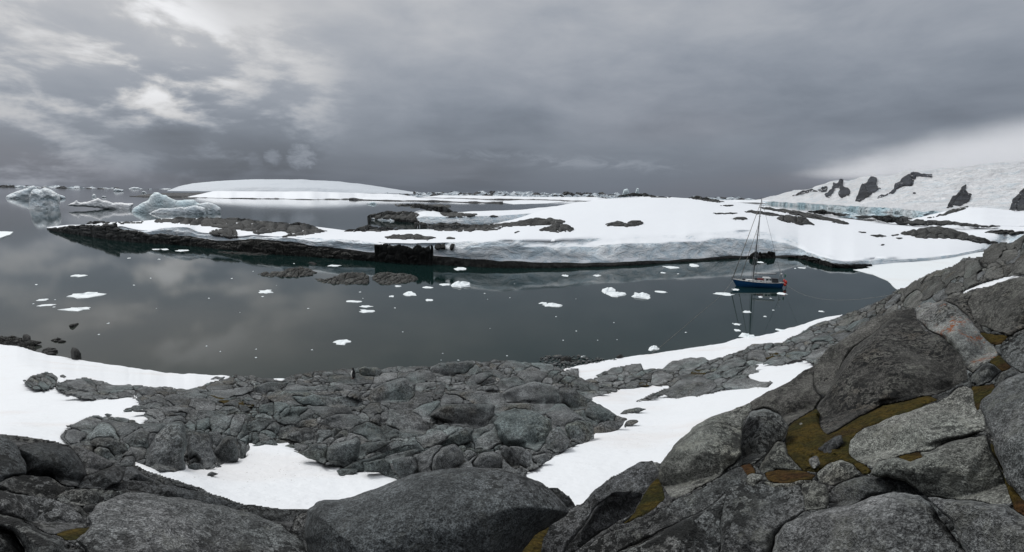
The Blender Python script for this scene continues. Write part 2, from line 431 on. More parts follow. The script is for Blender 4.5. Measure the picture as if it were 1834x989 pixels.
ROCK_DARK = rock_mat('dark_lichen_rock', (.098, .097, .090), 1.0, black=1.2, pale=.45, green=.1, brown=.5)
ROCK_ORANGE = rock_mat('orange_lichen_rock', (.235, .240, .235), 1.3, black=.8, pale=.7, orange=1.0, green=.2, brown=.4)
ROCK_MID = rock_mat('outcrop_rock', (.150, .160, .163), .55, black=.35, pale=.25, green=.55, brown=.5)
ROCK_SLAB = rock_mat('outcrop_slab', (.190, .200, .202), .5, black=.2, pale=.2, green=.4, brown=.25)
ROCK_RIDGE = rock_mat('ridge_rock', (.130, .132, .124), .6, black=.5, pale=.3, green=.3, brown=.5)
ROCK_FAR = rock_mat('island_rock', (.060, .062, .062), .22, black=.6, pale=.5, green=.1, brown=.3)
ROCK_BLACK = rock_mat('wet_shore_rock', (.010, .011, .011), .2, pale=.12, green=.0, brown=.3, wet=0)
ROCK_SKERRY = rock_mat('skerry_rock', (.042, .043, .041), .4, black=.9, pale=1.0, green=.0, brown=.3)
ROCK_SHORE = rock_mat('shore_ledge_rock', (.034, .034, .032), .25, black=.4, pale=.6, green=0, brown=.4)
ROCK_MTN = rock_mat('mountain_rock', (.055, .062, .075), .006, black=.2, pale=.2, green=0, brown=0)
BACKING = rock_mat('bedrock', (.05, .05, .048), 1.0, black=.5, green=.1)

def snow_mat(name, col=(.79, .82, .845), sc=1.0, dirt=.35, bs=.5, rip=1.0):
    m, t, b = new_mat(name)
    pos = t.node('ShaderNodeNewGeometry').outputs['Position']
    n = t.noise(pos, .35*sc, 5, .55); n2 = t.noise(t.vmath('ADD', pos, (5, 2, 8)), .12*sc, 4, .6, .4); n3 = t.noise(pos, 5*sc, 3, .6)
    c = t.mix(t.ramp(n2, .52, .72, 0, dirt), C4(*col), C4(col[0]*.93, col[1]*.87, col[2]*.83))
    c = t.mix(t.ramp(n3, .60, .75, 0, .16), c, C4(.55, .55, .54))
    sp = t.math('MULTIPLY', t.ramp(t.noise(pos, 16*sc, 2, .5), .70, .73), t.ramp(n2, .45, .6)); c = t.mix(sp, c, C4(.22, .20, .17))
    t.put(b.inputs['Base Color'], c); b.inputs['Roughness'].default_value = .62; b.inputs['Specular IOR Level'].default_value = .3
    h = t.math('MULTIPLY_ADD', n3, .10*rip, n)
    t.put(b.inputs['Normal'], t.bump(h, bs, .35/sc))
    return m
SNOW = snow_mat('snow', dirt=.7, bs=.8)
SNOW_ISLE = snow_mat('island_snow', (.80, .84, .88), sc=.25, dirt=.12, bs=.5)
def mtn_mat():
    m, t, b = new_mat('mountain_snow')
    pos = t.node('ShaderNodeNewGeometry').outputs['Position']
    n = t.noise(pos, .004, 6, .6, .6); n2 = t.noise(pos, .022, 6, .68, .8); cr = t.noise(t.scale(pos, (1, 1, 3)), .05, 4, .6, 2.0)
    c = t.mix(t.ramp(n2, .48, .64, 0, .6), C4(.88, .90, .92), C4(.64, .76, .83))
    c = t.mix(t.ramp(cr, .60, .68, 0, .35), c, C4(.50, .63, .72))
    t.put(b.inputs['Base Color'], c); b.inputs['Roughness'].default_value = .6
    t.put(b.inputs['Normal'], t.bump(t.math('MULTIPLY_ADD', n2, .5, t.math('MULTIPLY_ADD', cr, .3, n)), 1.0, 45))
    return m
SNOW_MTN = mtn_mat()
SNOW_FAR = snow_mat('far_snow', (.52, .57, .62), sc=.01, dirt=.2, bs=.8)  # snow greyed to put the cloud shadow over the far dome into its colour
def ice_mat(name, c1, c2, sc=1.0, rough=.45):
    m, t, b = new_mat(name)
    pos = t.node('ShaderNodeNewGeometry').outputs['Position']
    n = t.noise(t.scale(pos, (1, 1, 1.9)), .5*sc, 6, .62, .6); n2 = t.noise(pos, 3*sc, 4, .6)
    up = t.node('ShaderNodeSeparateXYZ'); t.put(up.inputs[0], t.node('ShaderNodeNewGeometry').outputs['Normal'])
    c = t.mix(t.ramp(n, .36, .64), C4(*c1), C4(*c2))
    t.put(b.inputs['Base Color'], c); b.inputs['Roughness'].default_value = rough; b.inputs['Specular IOR Level'].default_value = .4
    t.put(b.inputs['Normal'], t.bump(t.math('MULTIPLY_ADD', n2, .35, n), .9, .9/sc))
    return m
ICE = ice_mat('glacier_ice', (.60, .70, .76), (.82, .87, .90), .25)
ICE_BLUE = ice_mat('blue_ice', (.70, .88, .94), (.84, .94, .97), .12)
ICE_BERG = ice_mat('weathered_ice', (.72, .83, .89), (.88, .93, .95), .16)
ICE_WET = ice_mat('wet_ice', (.16, .33, .35), (.30, .46, .48), .3)
FLOE = snow_mat('floe_ice', (.80, .86, .88), sc=1.2, dirt=.05)
ICE_FRONT = ice_mat('glacier_front', (.42, .60, .68), (.78, .86, .90), .02)
BLEND = None
def cliff_mat():
    """snow on top, bluish firn where the slope turns steep"""
    m, t, b = new_mat('snow_cliff')
    g = t.node('ShaderNodeNewGeometry'); pos = g.outputs['Position']
    sx = t.node('ShaderNodeSeparateXYZ'); t.put(sx.inputs[0], g.outputs['True Normal'])
    steep = t.ramp(sx.outputs[2], .82, .97, 1, 0)
    n = t.noise(t.scale(pos, (1, 1, 2.6)), .16, 6, .62, 1.0); n2 = t.noise(pos, .9, 4, .6)
    st = t.noise(t.scale(pos, (.5, .5, 4)), .35, 4, .55, 1.5)
    ice = t.mix(t.ramp(n, .38, .62), C4(.60, .72, .80), C4(.86, .91, .94))
    ice = t.mix(t.ramp(st, .56, .66, 0, .5), ice, C4(.50, .58, .64))
    c = t.mix(steep, C4(.80, .84, .88), ice)
    t.put(b.inputs['Base Color'], c); b.inputs['Roughness'].default_value = .6; b.inputs['Specular IOR Level'].default_value = .3
    h = t.math('MULTIPLY_ADD', n2, .35, t.math('MULTIPLY', n, 2.2))
    t.put(b.inputs['Normal'], t.bump(h, t.math('MULTIPLY_ADD', steep, .75, .12), 1.6))
    return m
CLIFF = cliff_mat()
def moss_mat():
    m, t, b = new_mat('moss')
    pos = t.node('ShaderNodeNewGeometry').outputs['Position']
    n = t.noise(pos, 2.2, 5, .65); n2 = t.noise(t.vmath('ADD', pos, (9, 1, 2)), 24, 4, .7); n3 = t.noise(pos, 1.1, 3)
    c = t.mix(t.ramp(n, .36, .62), C4(.050, .035, .007), C4(.022, .022, .006))
    c = t.mix(t.ramp(n3, .52, .68, 0, .75), c, C4(.045, .020, .009))
    c = t.mix(1.0, c, t.ramp(n2, .3, .7, .35, 1.7), 'MULTIPLY')
    t.put(b.inputs['Base Color'], c); b.inputs['Roughness'].default_value = 1.0; b.inputs['Specular IOR Level'].default_value = .1
    t.put(b.inputs['Normal'], t.bump(t.math('MULTIPLY_ADD', n2, .5, n), 1.0, .06))
    return m
MOSS = moss_mat()
def water_mat():
    m, t, b = new_mat('sea_water')
    pos = t.node('ShaderNodeNewGeometry').outputs['Position']
    sx = t.node('ShaderNodeSeparateXYZ'); t.put(sx.inputs[0], pos)
    # brown shallows by the near left beach, deep green water in the cove
    p = PZ(60, 610)
    d = t.vmath('LENGTH', t.vmath('SUBTRACT', t.scale(pos, (.7, 1, 1)), (float(p[0])*.7, float(p[1]), 0)))
    sh = t.ramp(t.math('ADD', d, t.math('MULTIPLY', t.noise(pos, .06, 4), 30)), 12, 75, 1, 0)
    c = t.mix(t.math('MULTIPLY', sh, .6), C4(.006, .018, .017), C4(.060, .060, .052))
    t.put(b.inputs['Base Color'], c); b.inputs['Roughness'].default_value = .045; b.inputs['IOR'].default_value = 1.16
    w = t.noise(t.scale(pos, (1.0, .55, 1)), 1.1, 3, .5); w2 = t.noise(t.scale(pos, (.25, .12, 1)), .35, 3, .5)
    patch = t.ramp(t.noise(pos, .011, 3, .5, .5), .42, .64)
    h = t.math('MULTIPLY', t.math('MULTIPLY_ADD', w, .35, w2), t.math('MULTIPLY_ADD', patch, .9, .1))
    t.put(b.inputs['Normal'], t.bump(h, .035, .2))
    return m
WATER = water_mat()

# ------------------------------------------------------------------ sea
rr = np.concatenate([[0.01], np.geomspace(20, 60000, 60)]); aa = np.linspace(0, 2*math.pi, 97)[:-1]
V = np.array([[r*math.sin(a), r*math.cos(a), 0] for r in rr for a in aa]); Fq = []
for i in range(len(rr)-1):
    for k in range(96): Fq.append([i*96+k, (i+1)*96+k, (i+1)*96+(k+1) % 96, i*96+(k+1) % 96])
o = mesh('sea', V, np.array(Fq)[:, ::-1], WATER, origin=np.zeros(3)); tag(o, kind='structure')

# ------------------------------------------------------------------ lofted land: rows of (v, distance) along the picture columns
BV = []          # (verts, faces) of snow surfaces to stand rocks on
def pl_(tab, u, sm=True):
    a = np.array(tab, float); return np.interp(u, a[:, 0], a[:, 1])
def loft(name, us, rows, nsub, mat, noise=None, label=None, cat=None, kind='structure', parent=None, reg=True, smooth=True, group=None):
    """rows: list of arrays (n,3) of key points; nsub[i] spans between row i and i+1"""
    us = np.asarray(us, float); out = []
    for i in range(len(rows)-1):
        k = nsub[i]
        for j in range(k):
            f = j/k; out.append(rows[i]*(1-f)+rows[i+1]*f)
    out.append(rows[-1]); P = np.array(out); nr, nc = P.shape[:2]
    if noise is not None: P = noise(P)
    ii, jj = np.meshgrid(np.arange(nr-1), np.arange(nc-1), indexing='ij'); a = (ii*nc+jj).ravel()
    q = np.stack([a, a+1, a+nc+1, a+nc], 1)
    V = P.reshape(-1, 3)
    o = mesh(name, V, q, mat, parent, smooth)
    if reg: BV.append((V.copy(), q.copy()))
    tag(o, label, cat, group, kind)
    return o

# --- main island
us = np.arange(84, 1990, 5.0)
shore = [(84, 411), (100, 414), (150, 421), (200, 429), (240, 433), (280, 435), (340, 439), (400, 446), (450, 451), (500, 455), (560, 459), (600, 462), (680, 468), (740, 472), (780, 474), (850, 478), (900, 480), (1000, 480), (1050, 479), (1100, 477), (1140, 475), (1200, 471), (1250, 468), (1300, 464), (1350, 462), (1390, 461), (1430, 462), (1460, 470), (1490, 478), (1530, 480), (1560, 476), (1600, 472), (1660, 468), (1700, 463), (1740, 455), (1990, 400)]
iceb = [(84, 410), (150, 414), (200, 417), (240, 421), (280, 422), (340, 423), (380, 430), (420, 432), (450, 428), (500, 431), (560, 439), (600, 445), (640, 449), (680, 454), (740, 456), (780, 459), (850, 465), (900, 468), (1000, 471), (1050, 472), (1100, 471), (1140, 469), (1200, 467), (1250, 464), (1300, 460), (1350, 458), (1390, 458), (1430, 459), (1460, 466), (1490, 474), (1530, 476), (1560, 473), (1600, 470), (1660, 466), (1700, 461), (1740, 453), (1990, 399)]
icet = [(84, 408), (150, 409), (200, 411), (215, 404), (245, 413), (270, 414), (300, 407), (340, 408), (350, 416), (380, 421), (430, 425), (455, 421), (500, 424), (560, 426), (600, 428), (640, 431), (680, 435), (740, 436), (780, 436), (820, 434), (850, 432), (900, 430), (960, 431), (990, 434), (1010, 431), (1060, 428), (1100, 426), (1140, 424), (1200, 420), (1240, 417), (1300, 415), (1350, 414), (1380, 417), (1420, 430), (1450, 448), (1480, 463), (1530, 466), (1560, 463), (1600, 463), (1660, 461), (1700, 457), (1740, 450), (1990, 397)]
ridge = [(84, 407), (120, 403), (150, 402), (200, 398), (240, 397), (300, 391), (400, 392), (470, 396), (530, 402), (580, 408), (620, 413), (700, 412), (760, 411), (820, 409), (850, 406), (880, 402), (920, 393), (950, 383), (980, 374), (1000, 369), (1030, 364), (1060, 359.5), (1090, 356), (1120, 353.5), (1150, 351.5), (1180, 351.5), (1220, 354), (1260, 356), (1300, 360), (1350, 366), (1400, 373), (1440, 379), (1480, 386), (1540, 394), (1600, 401), (1660, 407), (1720, 411), (1780, 414), (1990, 420)]
rdist = [(84, 395), (150, 430), (250, 440), (400, 400), (600, 330), (800, 290), (880, 300), (950, 340), (1000, 380), (1060, 410), (1150, 430), (1300, 430), (1400, 440), (1500, 430), (1600, 420), (1700, 400), (1990, 330)]
voff = [(84, 1.5), (200, 3), (400, 4), (680, 4), (900, 5), (1000, 8), (1050, 14), (1100, 18), (1300, 20), (1380, 18), (1440, 10), (1500, 4), (1990, 3)]
vs, vb, vt, vr = (pl_(t, us) for t in (shore, iceb, icet, ridge)); rd = pl_(rdist, us)
rough = 1.0*uvn(us, us*0, 22, 3, 1)
def sm(a, k):
    w = np.hanning(k+2)[1:-1]; w /= w.sum(); return np.convolve(np.pad(a, k//2, mode='edge'), w, 'valid')
def smx(a):
    w_ = np.clip((us-1370)/60, 0, 1); return sm(a, 5)*(1-w_)+sm(a, 25)*w_
vt = vt+rough*.8; vb = vb+1.5*uvn(us, us*0, 26, 4, 4)
vb = np.minimum(vb, vs-.6); vt = np.minimum(vt, vb-.8)
vt = smx(vt); of = smx(pl_(voff, us)); vb = np.maximum(sm(vb, 5), vt+.8); vs = np.maximum(vs, vb+.6)
rs = RW(us, vs)
r_b = rs+1.0; r_t = np.minimum(rs+of, rd-4)
rd = np.maximum(rd, r_t+12)
R0 = PT(us, vs, rs+3); R0[:, 2] = -1.5
R1 = PT(us, vb+.0, r_b+.6)
R2 = PT(us, vt, r_t); R2b = PT(us, vb*.3+vt*.7, r_b+(r_t-r_b)*.35)
def arc(a, b, f, lift):
    p = a*(1-f)+b*f; p[:, 2] += lift; return p
R4 = PT(us, vr, rd)
R5 = PT(us, vr, rd+60); R5[:, 2] = R4[:, 2]-4; R6 = PT(us, vr, rd+140); R6[:, 2] = -3
def isl_noise(P):
    n = P.copy(); z = np.clip(P[..., 2], 0, 4)/4
    k = np.zeros(P.shape[:2]); k[7:19] = 1
    n[..., 2] += k*.55*fbm(P*np.array([.09, .09, .05]), 4, .55, 2)*z
    n[19:, :, 2] += .35*fbm(P[19:]*.03, 3, .5, 5)*z[19:]
    out = 1.5*fbm(P*np.array([.06, .06, .11]), 5, .6, 7)+1.2*np.abs(fbm(P*np.array([.035, .035, .16]), 3, .5, 17))
    d = P/np.linalg.norm(P-np.array([0, 0, CAMZ]), axis=-1, keepdims=True)
    n += (k*out)[..., None]*np.stack([d[..., 0], d[..., 1], 0*d[..., 2]], -1)
    return n
loft('island', us, [R0, R1-np.array([0, 0, .6]), R1, R2b, R2, R4, R5, R6], [3, 3, 6, 7, 26, 6, 6], CLIFF, isl_noise, 'low snow covered island across the water')
# wet dark shore shelf below the ice foot
SH0 = PT(us, vs+1.2, rs-.6); SH0[:, 2] = -.6; SH1 = PT(us, vb*.35+vs*.65, rs-.1); SH2 = PT(us, vb-.3, r_b+.2); SH3 = PT(us, vb-.8, r_b+2.5)
def shelf_noise(P):
    n = P.copy(); d = P/np.linalg.norm(P, axis=-1, keepdims=True)
    n -= d*(.5*np.maximum(fbm(P*.5, 4, .6, 1), -.6))[..., None]; n[-4:] = n[-4:]*1.0; return n
ku = us < 1470
us2 = np.arange(84, 1470, 2.0)
def rs2(A): return np.stack([np.interp(us2, us, A[:, k]) for k in range(3)], 1)
loft('shore_shelf', us2, [rs2(SH0), rs2(SH1), rs2(SH2), rs2(SH3)], [3, 4, 2], ROCK_BLACK, shelf_noise, 'black wet rock shelf under the ice foot of the island', reg=False)

# --- rear peninsula behind the island
us = np.arange(660, 1100, 4.0)
shp = [(660, 393), (700, 396), (760, 401), (830, 403), (900, 400), (960, 396), (1100, 385)]
tpb = [(660, 391), (700, 394), (742, 397), (752, 397), (790, 396), (850, 396), (900, 394), (950, 391), (1100, 380)]
tpp = [(660, 390), (700, 391), (742, 392), (760, 387), (800, 388), (850, 387), (900, 386), (950, 383), (1100, 370)]
rgp = [(660, 388), (700, 384), (740, 381), (752, 377), (775, 376), (800, 381), (850, 379), (890, 377), (930, 376), (960, 373), (1000, 369), (1100, 360)]
v0, v1, v2, v3 = (pl_(t, us) for t in (shp, tpb, tpp, rgp)); r = RW(us, v0)
dd = pl_([(660, 8), (740, 45), (800, 70), (1000, 90), (1100, 60)], us)
A = [PT(us, v0, r+5), PT(us, v0, r), PT(us, v1, r+1), PT(us, v2, r+4), PT(us, v3, r+dd), PT(us, v3, r+dd+50)]; A[0][:, 2] = -1; A[5][:, 2] = -2
loft('peninsula', us, A, [2, 2, 4, 12, 4], CLIFF, lambda P: P+np.array([0, 0, 1])*(.35*fbm(P*.05, 3)*(P[..., 2] > .5))[..., None], 'low snow peninsula with an ice edge behind the island')

# --- frozen flats on the right, beyond the island
us = np.arange(1360, 2100, 6.0)
vf = pl_([(1360, 372), (1400, 376), (1450, 381), (1480, 386), (1700, 389), (2100, 395)], us)
A = [PT(us, us*0+470, 330.0), PT(us, us*0+470, 420.0), PT(us, us*0+470, 700.0), PT(us, vf, RW(us, vf, .3))]
for a in A: a[:, 2] = .30
pool = [(1395, 392), (1430, 388), (1480, 389), (1530, 391), (1570, 397), (1560, 402), (1500, 402), (1470, 399), (1420, 394)]
fl = PZ(np.array([1380, 1470, 1500, 1560, 1600, 1700, 1850, 2100, 2100, 1850, 1700, 1640, 1560, 1480, 1420, 1360.]), np.array([398, 405, 403, 404, 399, 393, 393, 396, 470, 440, 440, 440, 440, 420, 400, 396.]), .25)
def flat_poly(name, pts, mat, label, kind='structure', z0=-.6):
    n = len(pts); top = pts.copy(); bot = pts.copy(); bot[:, 2] = z0
    c = pts.mean(0); V = np.concatenate([top, bot, [c]]); Fc = []
    for i in range(n):
        j = (i+1) % n; Fc.append((2*n, i, j)); Fc.append((i, n+i, n+j, j))
    me_o = mesh(name, V, Fc, mat, smooth=False); tag(me_o, label, kind=kind)
    import bmesh
    bm = bmesh.new(); bm.from_mesh(me_o.data); bmesh.ops.recalc_face_normals(bm, faces=bm.faces); bm.to_mesh(me_o.data); bm.free()
    return me_o
flat_poly('frozen_flat', fl, SNOW_ISLE, 'flat snow covered sea ice beyond the island on the right')
# sea ice sheet at the head of the cove
rng = np.random.RandomState(4)
def ragged(pts, step=4.0, amp=1.0, seed=1):
    out = []
    for i in range(len(pts)):
        a = np.array(pts[i], float); b = np.array(pts[(i+1) % len(pts)], float); n = max(1, int(np.hypot(*(b-a))/step))
        for k in range(n): out.append(a+(b-a)*k/n)
    out = np.array(out); out[:, 1] += amp*.6*uvn(out[:, 0], out[:, 1], 9, 3, seed); out[:, 0] += amp*1.5*uvn(out[:, 0], out[:, 1], 9, 3, seed+4); return out
pi_ = ragged([(1528, 483), (1560, 480), (1545, 475), (1600, 468), (1700, 455), (1790, 450), (1790, 500), (1700, 540), (1625, 530), (1603, 516), (1590, 503), (1563, 492)], 5, .8)
flat_poly('sea_ice', PZ(pi_[:, 0], pi_[:, 1], .10), snow_mat('sea_ice_snow', (.78, .83, .85), .5, dirt=.3), 'thin grey white sea ice filling the head of the cove')
pi_ = ragged([(885, 361), (930, 358.5), (1000, 359), (1012, 361), (980, 364.5), (920, 366)], 6, .3)
flat_poly('sea_ice', PZ(pi_[:, 0], pi_[:, 1], .4), SNOW_ISLE, 'pale sheet of sea ice behind the rock spit in the middle distance')
pi_ = ragged([(-30, 414), (24, 415), (18, 420), (0, 426), (-40, 430)], 5, .4)
o = flat_poly('ice_sheet', PZ(pi_[:, 0], pi_[:, 1], .4), FLOE, None); o.name = 'ice_floe'
del o['kind']; tag(o, 'flat white ice floe cut by the left edge of the picture', 'ice floe')

# --- small snow hill on the right with a rock spine
us = np.arange(1610, 2100, 5.0)
v0 = pl_([(1610, 398), (1700, 401), (1760, 404), (2100, 412)], us); v3 = pl_([(1610, 396), (1640, 391), (1680, 381), (1710, 374), (1735, 370.5), (1765, 372), (1800, 376), (1834, 379), (2100, 385)], us)
r = RW(us, v0, .3); A = [PT(us, v0, r+5), PT(us, v0, r), PT(us, v0*.5+v3*.5, r+60), PT(us, v3, r+170), PT(us, v3, r+330)]; A[0][:, 2] = -1; A[4][:, 2] = -2
loft('snow_hill', us, A, [2, 8, 10, 6], SNOW_ISLE, lambda P: P+np.array([0, 0, 1])*(.8*fbm(P*.02, 4)*(P[..., 2] > 1))[..., None], 'rounded snow mound with a rock spine at the right edge', 'hill')

# --- mountain wall
us = np.arange(1335, 2250, 3.0)
v0 = pl_([(1335, 361), (1400, 367), (1450, 371), (1500, 375), (1560, 379), (1600, 381), (1650, 385), (1834, 392), (2250, 400)], us)
v1 = pl_([(1335, 359), (1400, 362), (1450, 365), (1500, 368), (1560, 371), (1600, 374), (1650, 378), (1834, 384), (2250, 388)], us)+.8*uvn(us, us*0, 12, 3, 3)
v3 = pl_([(1335, 359.5), (1362, 357), (1390, 350), (1420, 342), (1450, 339), (1462, 332), (1480, 327), (1505, 321), (1520, 323), (1545, 317), (1570, 316), (1600, 313), (1625, 306), (1670, 305), (1720, 299), (1780, 292), (1834, 286), (2000, 268), (2250, 250)], us)+1.3*uvn(us, us*0, 16, 4, 8)
v2 = v1*.50+v3*.50+2
r = RW(us, v0)
A = [PT(us, v0, r+20), PT(us, v0, r), PT(us, v1, r+8), PT(us, v1*.8+v2*.2, r+220), PT(us, v2, r+560), PT(us, v3, r+1000), PT(us, v3, r+1800)]
A[0][:, 2] = -5; A[6][:, 2] = -10
def mnoise(P):
    n = P.copy(); k = np.clip(P[..., 2]/60, 0, 1); k[-12:] *= .3
    n[..., 2] += k*(9*fbm(P*np.array([.006, .006, .012]), 5, .55, 3)+7*np.abs(fbm(P*np.array([.012, .004, .01]), 4, .6, 6)))
    f = np.zeros(P.shape[:2]); f[2:9] = 1
    d = P/np.linalg.norm(P, axis=-1, keepdims=True); n += d*(f*6*fbm(P*.03, 4, .6, 2))[..., None]*np.array([1, 1, 0])
    return n
MTN = loft('mountain', us, A, [2, 5, 8, 24, 28, 8], SNOW_MTN, mnoise, 'steep glaciated mountain wall whose crest is lost in cloud', 'mountain', kind=None)
# crumbling blue front of the glacier
o = loft('glacier_front', us, [A[1]*.999-np.array([0, 0, 3]), A[1]*.997+np.array([0, 0, .5]), A[2]*.995], [2, 6], ICE_FRONT, lambda P: P+((7*fbm(P*.04, 4, .65, 2))[..., None]*np.array([.3, 1, .25])), None, kind=None, reg=False, parent=MTN)

# --- far snow dome and low far islands on the left
us = np.arange(300, 745, 5.0)
v0 = pl_([(300, 342), (745, 347)], us)
v3 = pl_([(300, 341), (322, 333), (330, 331), (345, 328), (400, 325), (460, 322.5), (540, 321.5), (600, 325), (640, 329.5), (670, 333), (700, 338), (745, 345)], us)
r = np.full(len(us), 3300.0); A = [PT(us, v0, r), PT(us, v0, r), PT(us, v0*.65+v3*.35, r+60), PT(us, v0*.3+v3*.7, r+700), PT(us, v3, r+1200), PT(us, v3, r+2500)]
A[0][:, 2] = -5; A[5][:, 2] = -5
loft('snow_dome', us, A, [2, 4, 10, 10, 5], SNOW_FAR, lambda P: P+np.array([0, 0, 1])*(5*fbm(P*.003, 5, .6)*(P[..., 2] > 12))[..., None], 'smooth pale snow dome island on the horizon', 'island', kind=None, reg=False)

def low_island(us, bot, top, label, mat_top=SNOW_ISLE, fringe=.9, depth=.12, kind='structure', seed=1, name='low_island'):
    us = np.asarray(us, float); vb_ = pl_(bot, us)+.3*uvn(us, us*0, 14, 3, seed); vt_ = pl_(top, us)+.35*uvn(us, us*0, 20, 3, seed+3)
    r = RW(us, vb_); dep = r*depth; fv = fringe*(.6+.9*np.clip(uvn(us, us*0, 18, 3, seed+6)+.4, 0, 1.3))
    A = [PT(us, vb_, r+3), PT(us, vb_, r), PT(us, vb_-fv, r+dep*.06)]; A[0][:, 2] = -2
    e = (us-us.min())/(us.max()-us.min()); e = np.clip(np.minimum(e, 1-e)*8, .02, 1)
    B = [A[2]-np.array([0, 0, .1]), PT(us, vb_*(1-.55*e)+vt_*.55*e, r+dep*.5), PT(us, vb_*(1-e)+vt_*e-.2, r+dep), PT(us, vb_, r+dep*1.6)]; B[3][:, 2] = -3
    root = loft(name, us, B, [5, 5, 3], mat_top, lambda P: P+np.array([0, 0, 1])*(.002*r.mean()*.25*fbm(P*6/r.mean(), 4, .6, seed)*(P[..., 2] > .8))[..., None], label, 'island', kind=None, reg=True)
    C = loft('rock_shore', us, [A[0], A[1], A[2], A[2]*1.0+(B[1]-A[2])*.12+np.array([0, 0, .02])], [2, 3, 3], ROCK_FARSH, lambda P: P+np.array([0, 0, 1])*(.0009*r.mean()*fbm(P*14/r.mean(), 4, .6, seed)*(P[..., 2] > .1))[..., None], None, kind=None, reg=False, parent=root)
    return root
ROCK_FARSH = rock_mat('far_shore_rock', (.075, .078, .082), .03, pale=.5, green=0, brown=.2)
low_island(np.arange(325, 770, 4), [(325, 354), (440, 356), (520, 357), (560, 358), (640, 357), (770, 358)], [(325, 346), (400, 342.5), (560, 343), (640, 346), (770, 349)], 'long flat snow island with a black rock edge under the snow dome', seed=3)
low_island(np.arange(232, 420, 4), [(232, 352), (260, 353), (330, 353), (420, 352)], [(232, 351), (270, 348), (300, 346), (420, 346)], 'dark rocky point with patches of snow behind the blue iceberg', mat_top=ROCK_FARSH, seed=8)
low_island(np.arange(625, 905, 4), [(625, 358), (700, 360), (780, 361), (860, 363.5), (905, 364)], [(625, 353), (700, 353), (780, 355), (860, 358), (905, 362)], 'rocky spit with a snow cap ending in a dark knob', fringe=1.8, seed=12)
low_island(np.arange(740, 1120, 4), [(740, 355), (850, 357), (960, 359), (1120, 362)], [(740, 350), (850, 351), (960, 353), (1120, 354)], 'long low snow island seen left of the white hill', seed=16)
low_island(np.arange(320, 700, 4), [(320, 347), (500, 348), (700, 349)], [(320, 345), (420, 342), (700, 345)], 'thin dark skerry line at the foot of the snow dome', mat_top=ROCK_FARSH, seed=21)
low_island(np.arange(1270, 1420, 4), [(1270, 362), (1420, 366)], [(1270, 359), (1330, 358.5), (1420, 361)], 'low snow island behind the right shoulder of the white hill', seed=25)

# ------------------------------------------------------------------ near land: distances over the picture plane
ctrlB = [(-150, 700, 60), (0, 780, 18), (0, 700, 46), (0, 740, 29), (240, 760, 18), (200, 700, 38), (460, 870, 11), (400, 840, 12.5), (400, 760, 18.5), (420, 700, 33),
 (700, 855, 11.5), (600, 700, 30), (640, 670, 42), (560, 760, 19), (760, 700, 30), (760, 790, 15.5), (900, 655, 46), (900, 740, 22), (900, 840, 12), (1030, 670, 50), (1100, 750, 22), (1030, 880, 9.8), (1000, 1000, 6.5), (600, 1000, 7), (100, 900, 9.5),
 (1000, 720, 27), (1250, 720, 27), (1180, 800, 15), (1200, 900, 9), (1400, 650, 45), (1300, 650, 55), (1400, 610, 80), (1100, 690, 42), (1200, 670, 55), (1500, 585, 76), (1600, 540, 64), (1690, 492, 50), (1760, 465, 42), (1834, 430, 38), (1560, 575, 52), (1700, 520, 32), (1834, 500, 21), (1990, 380, 36), (1990, 480, 20),
 (1500, 680, 26), (1700, 600, 20), (1834, 600, 12), (1400, 800, 12), (1400, 900, 8)]
TB = tps(ctrlB)
vshore = [(-200, 600), (0, 615), (30, 619), (60, 629), (90, 636), (130, 643), (180, 650), (230, 658), (290, 666), (330, 670), (345, 669), (410, 674), (500, 680), (600, 680), (940, 675), (975, 664), (1010, 661), (1060, 650), (1110, 641), (1200, 629), (1260, 620), (1300, 613), (1320, 606), (1360, 602), (1400, 592), (1440, 580), (1480, 568), (1515, 561), (1545, 553), (1568, 543), (1600, 540), (1640, 524), (1700, 496), (1760, 470), (1834, 445), (2000, 405)]
def baseB(U, V):
    vs_ = pl_(vshore, U)+1.3*uvn(U, U*0, 26, 3, 2); rw = RW(U, V, 0.0)
    t = np.clip((V-vs_)/38.0, 0, 1); t = t*t*(3-2*t)
    sh = RW(U, V, 0.0)*(1-.0032*(V-vs_)); r = sh*(1-t)+TB(U, V)*t
    return np.where(V < vs_-14, RW(U, vs_-14, 0)*1.05, r)
ctrlA = [(-160, 800, 8), (0, 989, 3.5), (0, 880, 5), (0, 790, 9), (120, 800, 9), (240, 833, 8.5), (345, 875, 7.2), (470, 905, 6.5), (250, 940, 4.2), (-160, 1080, 2.6), (400, 1080, 2.4), (550, 915, 6.3),
 (700, 865, 6.6), (800, 842, 7), (950, 862, 6.6), (1020, 905, 6.2), (780, 989, 3.5), (780, 920, 4.4), (1100, 920, 5), (1170, 830, 7), (1200, 810, 8), (1340, 722, 11.5), (1455, 660, 14), (1180, 989, 3.3), (1200, 1080, 2.4),
 (1480, 620, 17), (1560, 571, 18.5), (1640, 555, 18), (1740, 522, 18.5), (1834, 494, 17), (1990, 470, 15), (1834, 989, 2.8), (1834, 800, 4.4), (1834, 660, 7.8), (1600, 800, 5.4), (1450, 790, 6.6), (1330, 830, 5.6), (1600, 715, 8.2), (1700, 700, 8), (1500, 989, 2.9), (1500, 1080, 2.3), (1750, 600, 11)]
TA = tps(ctrlA)

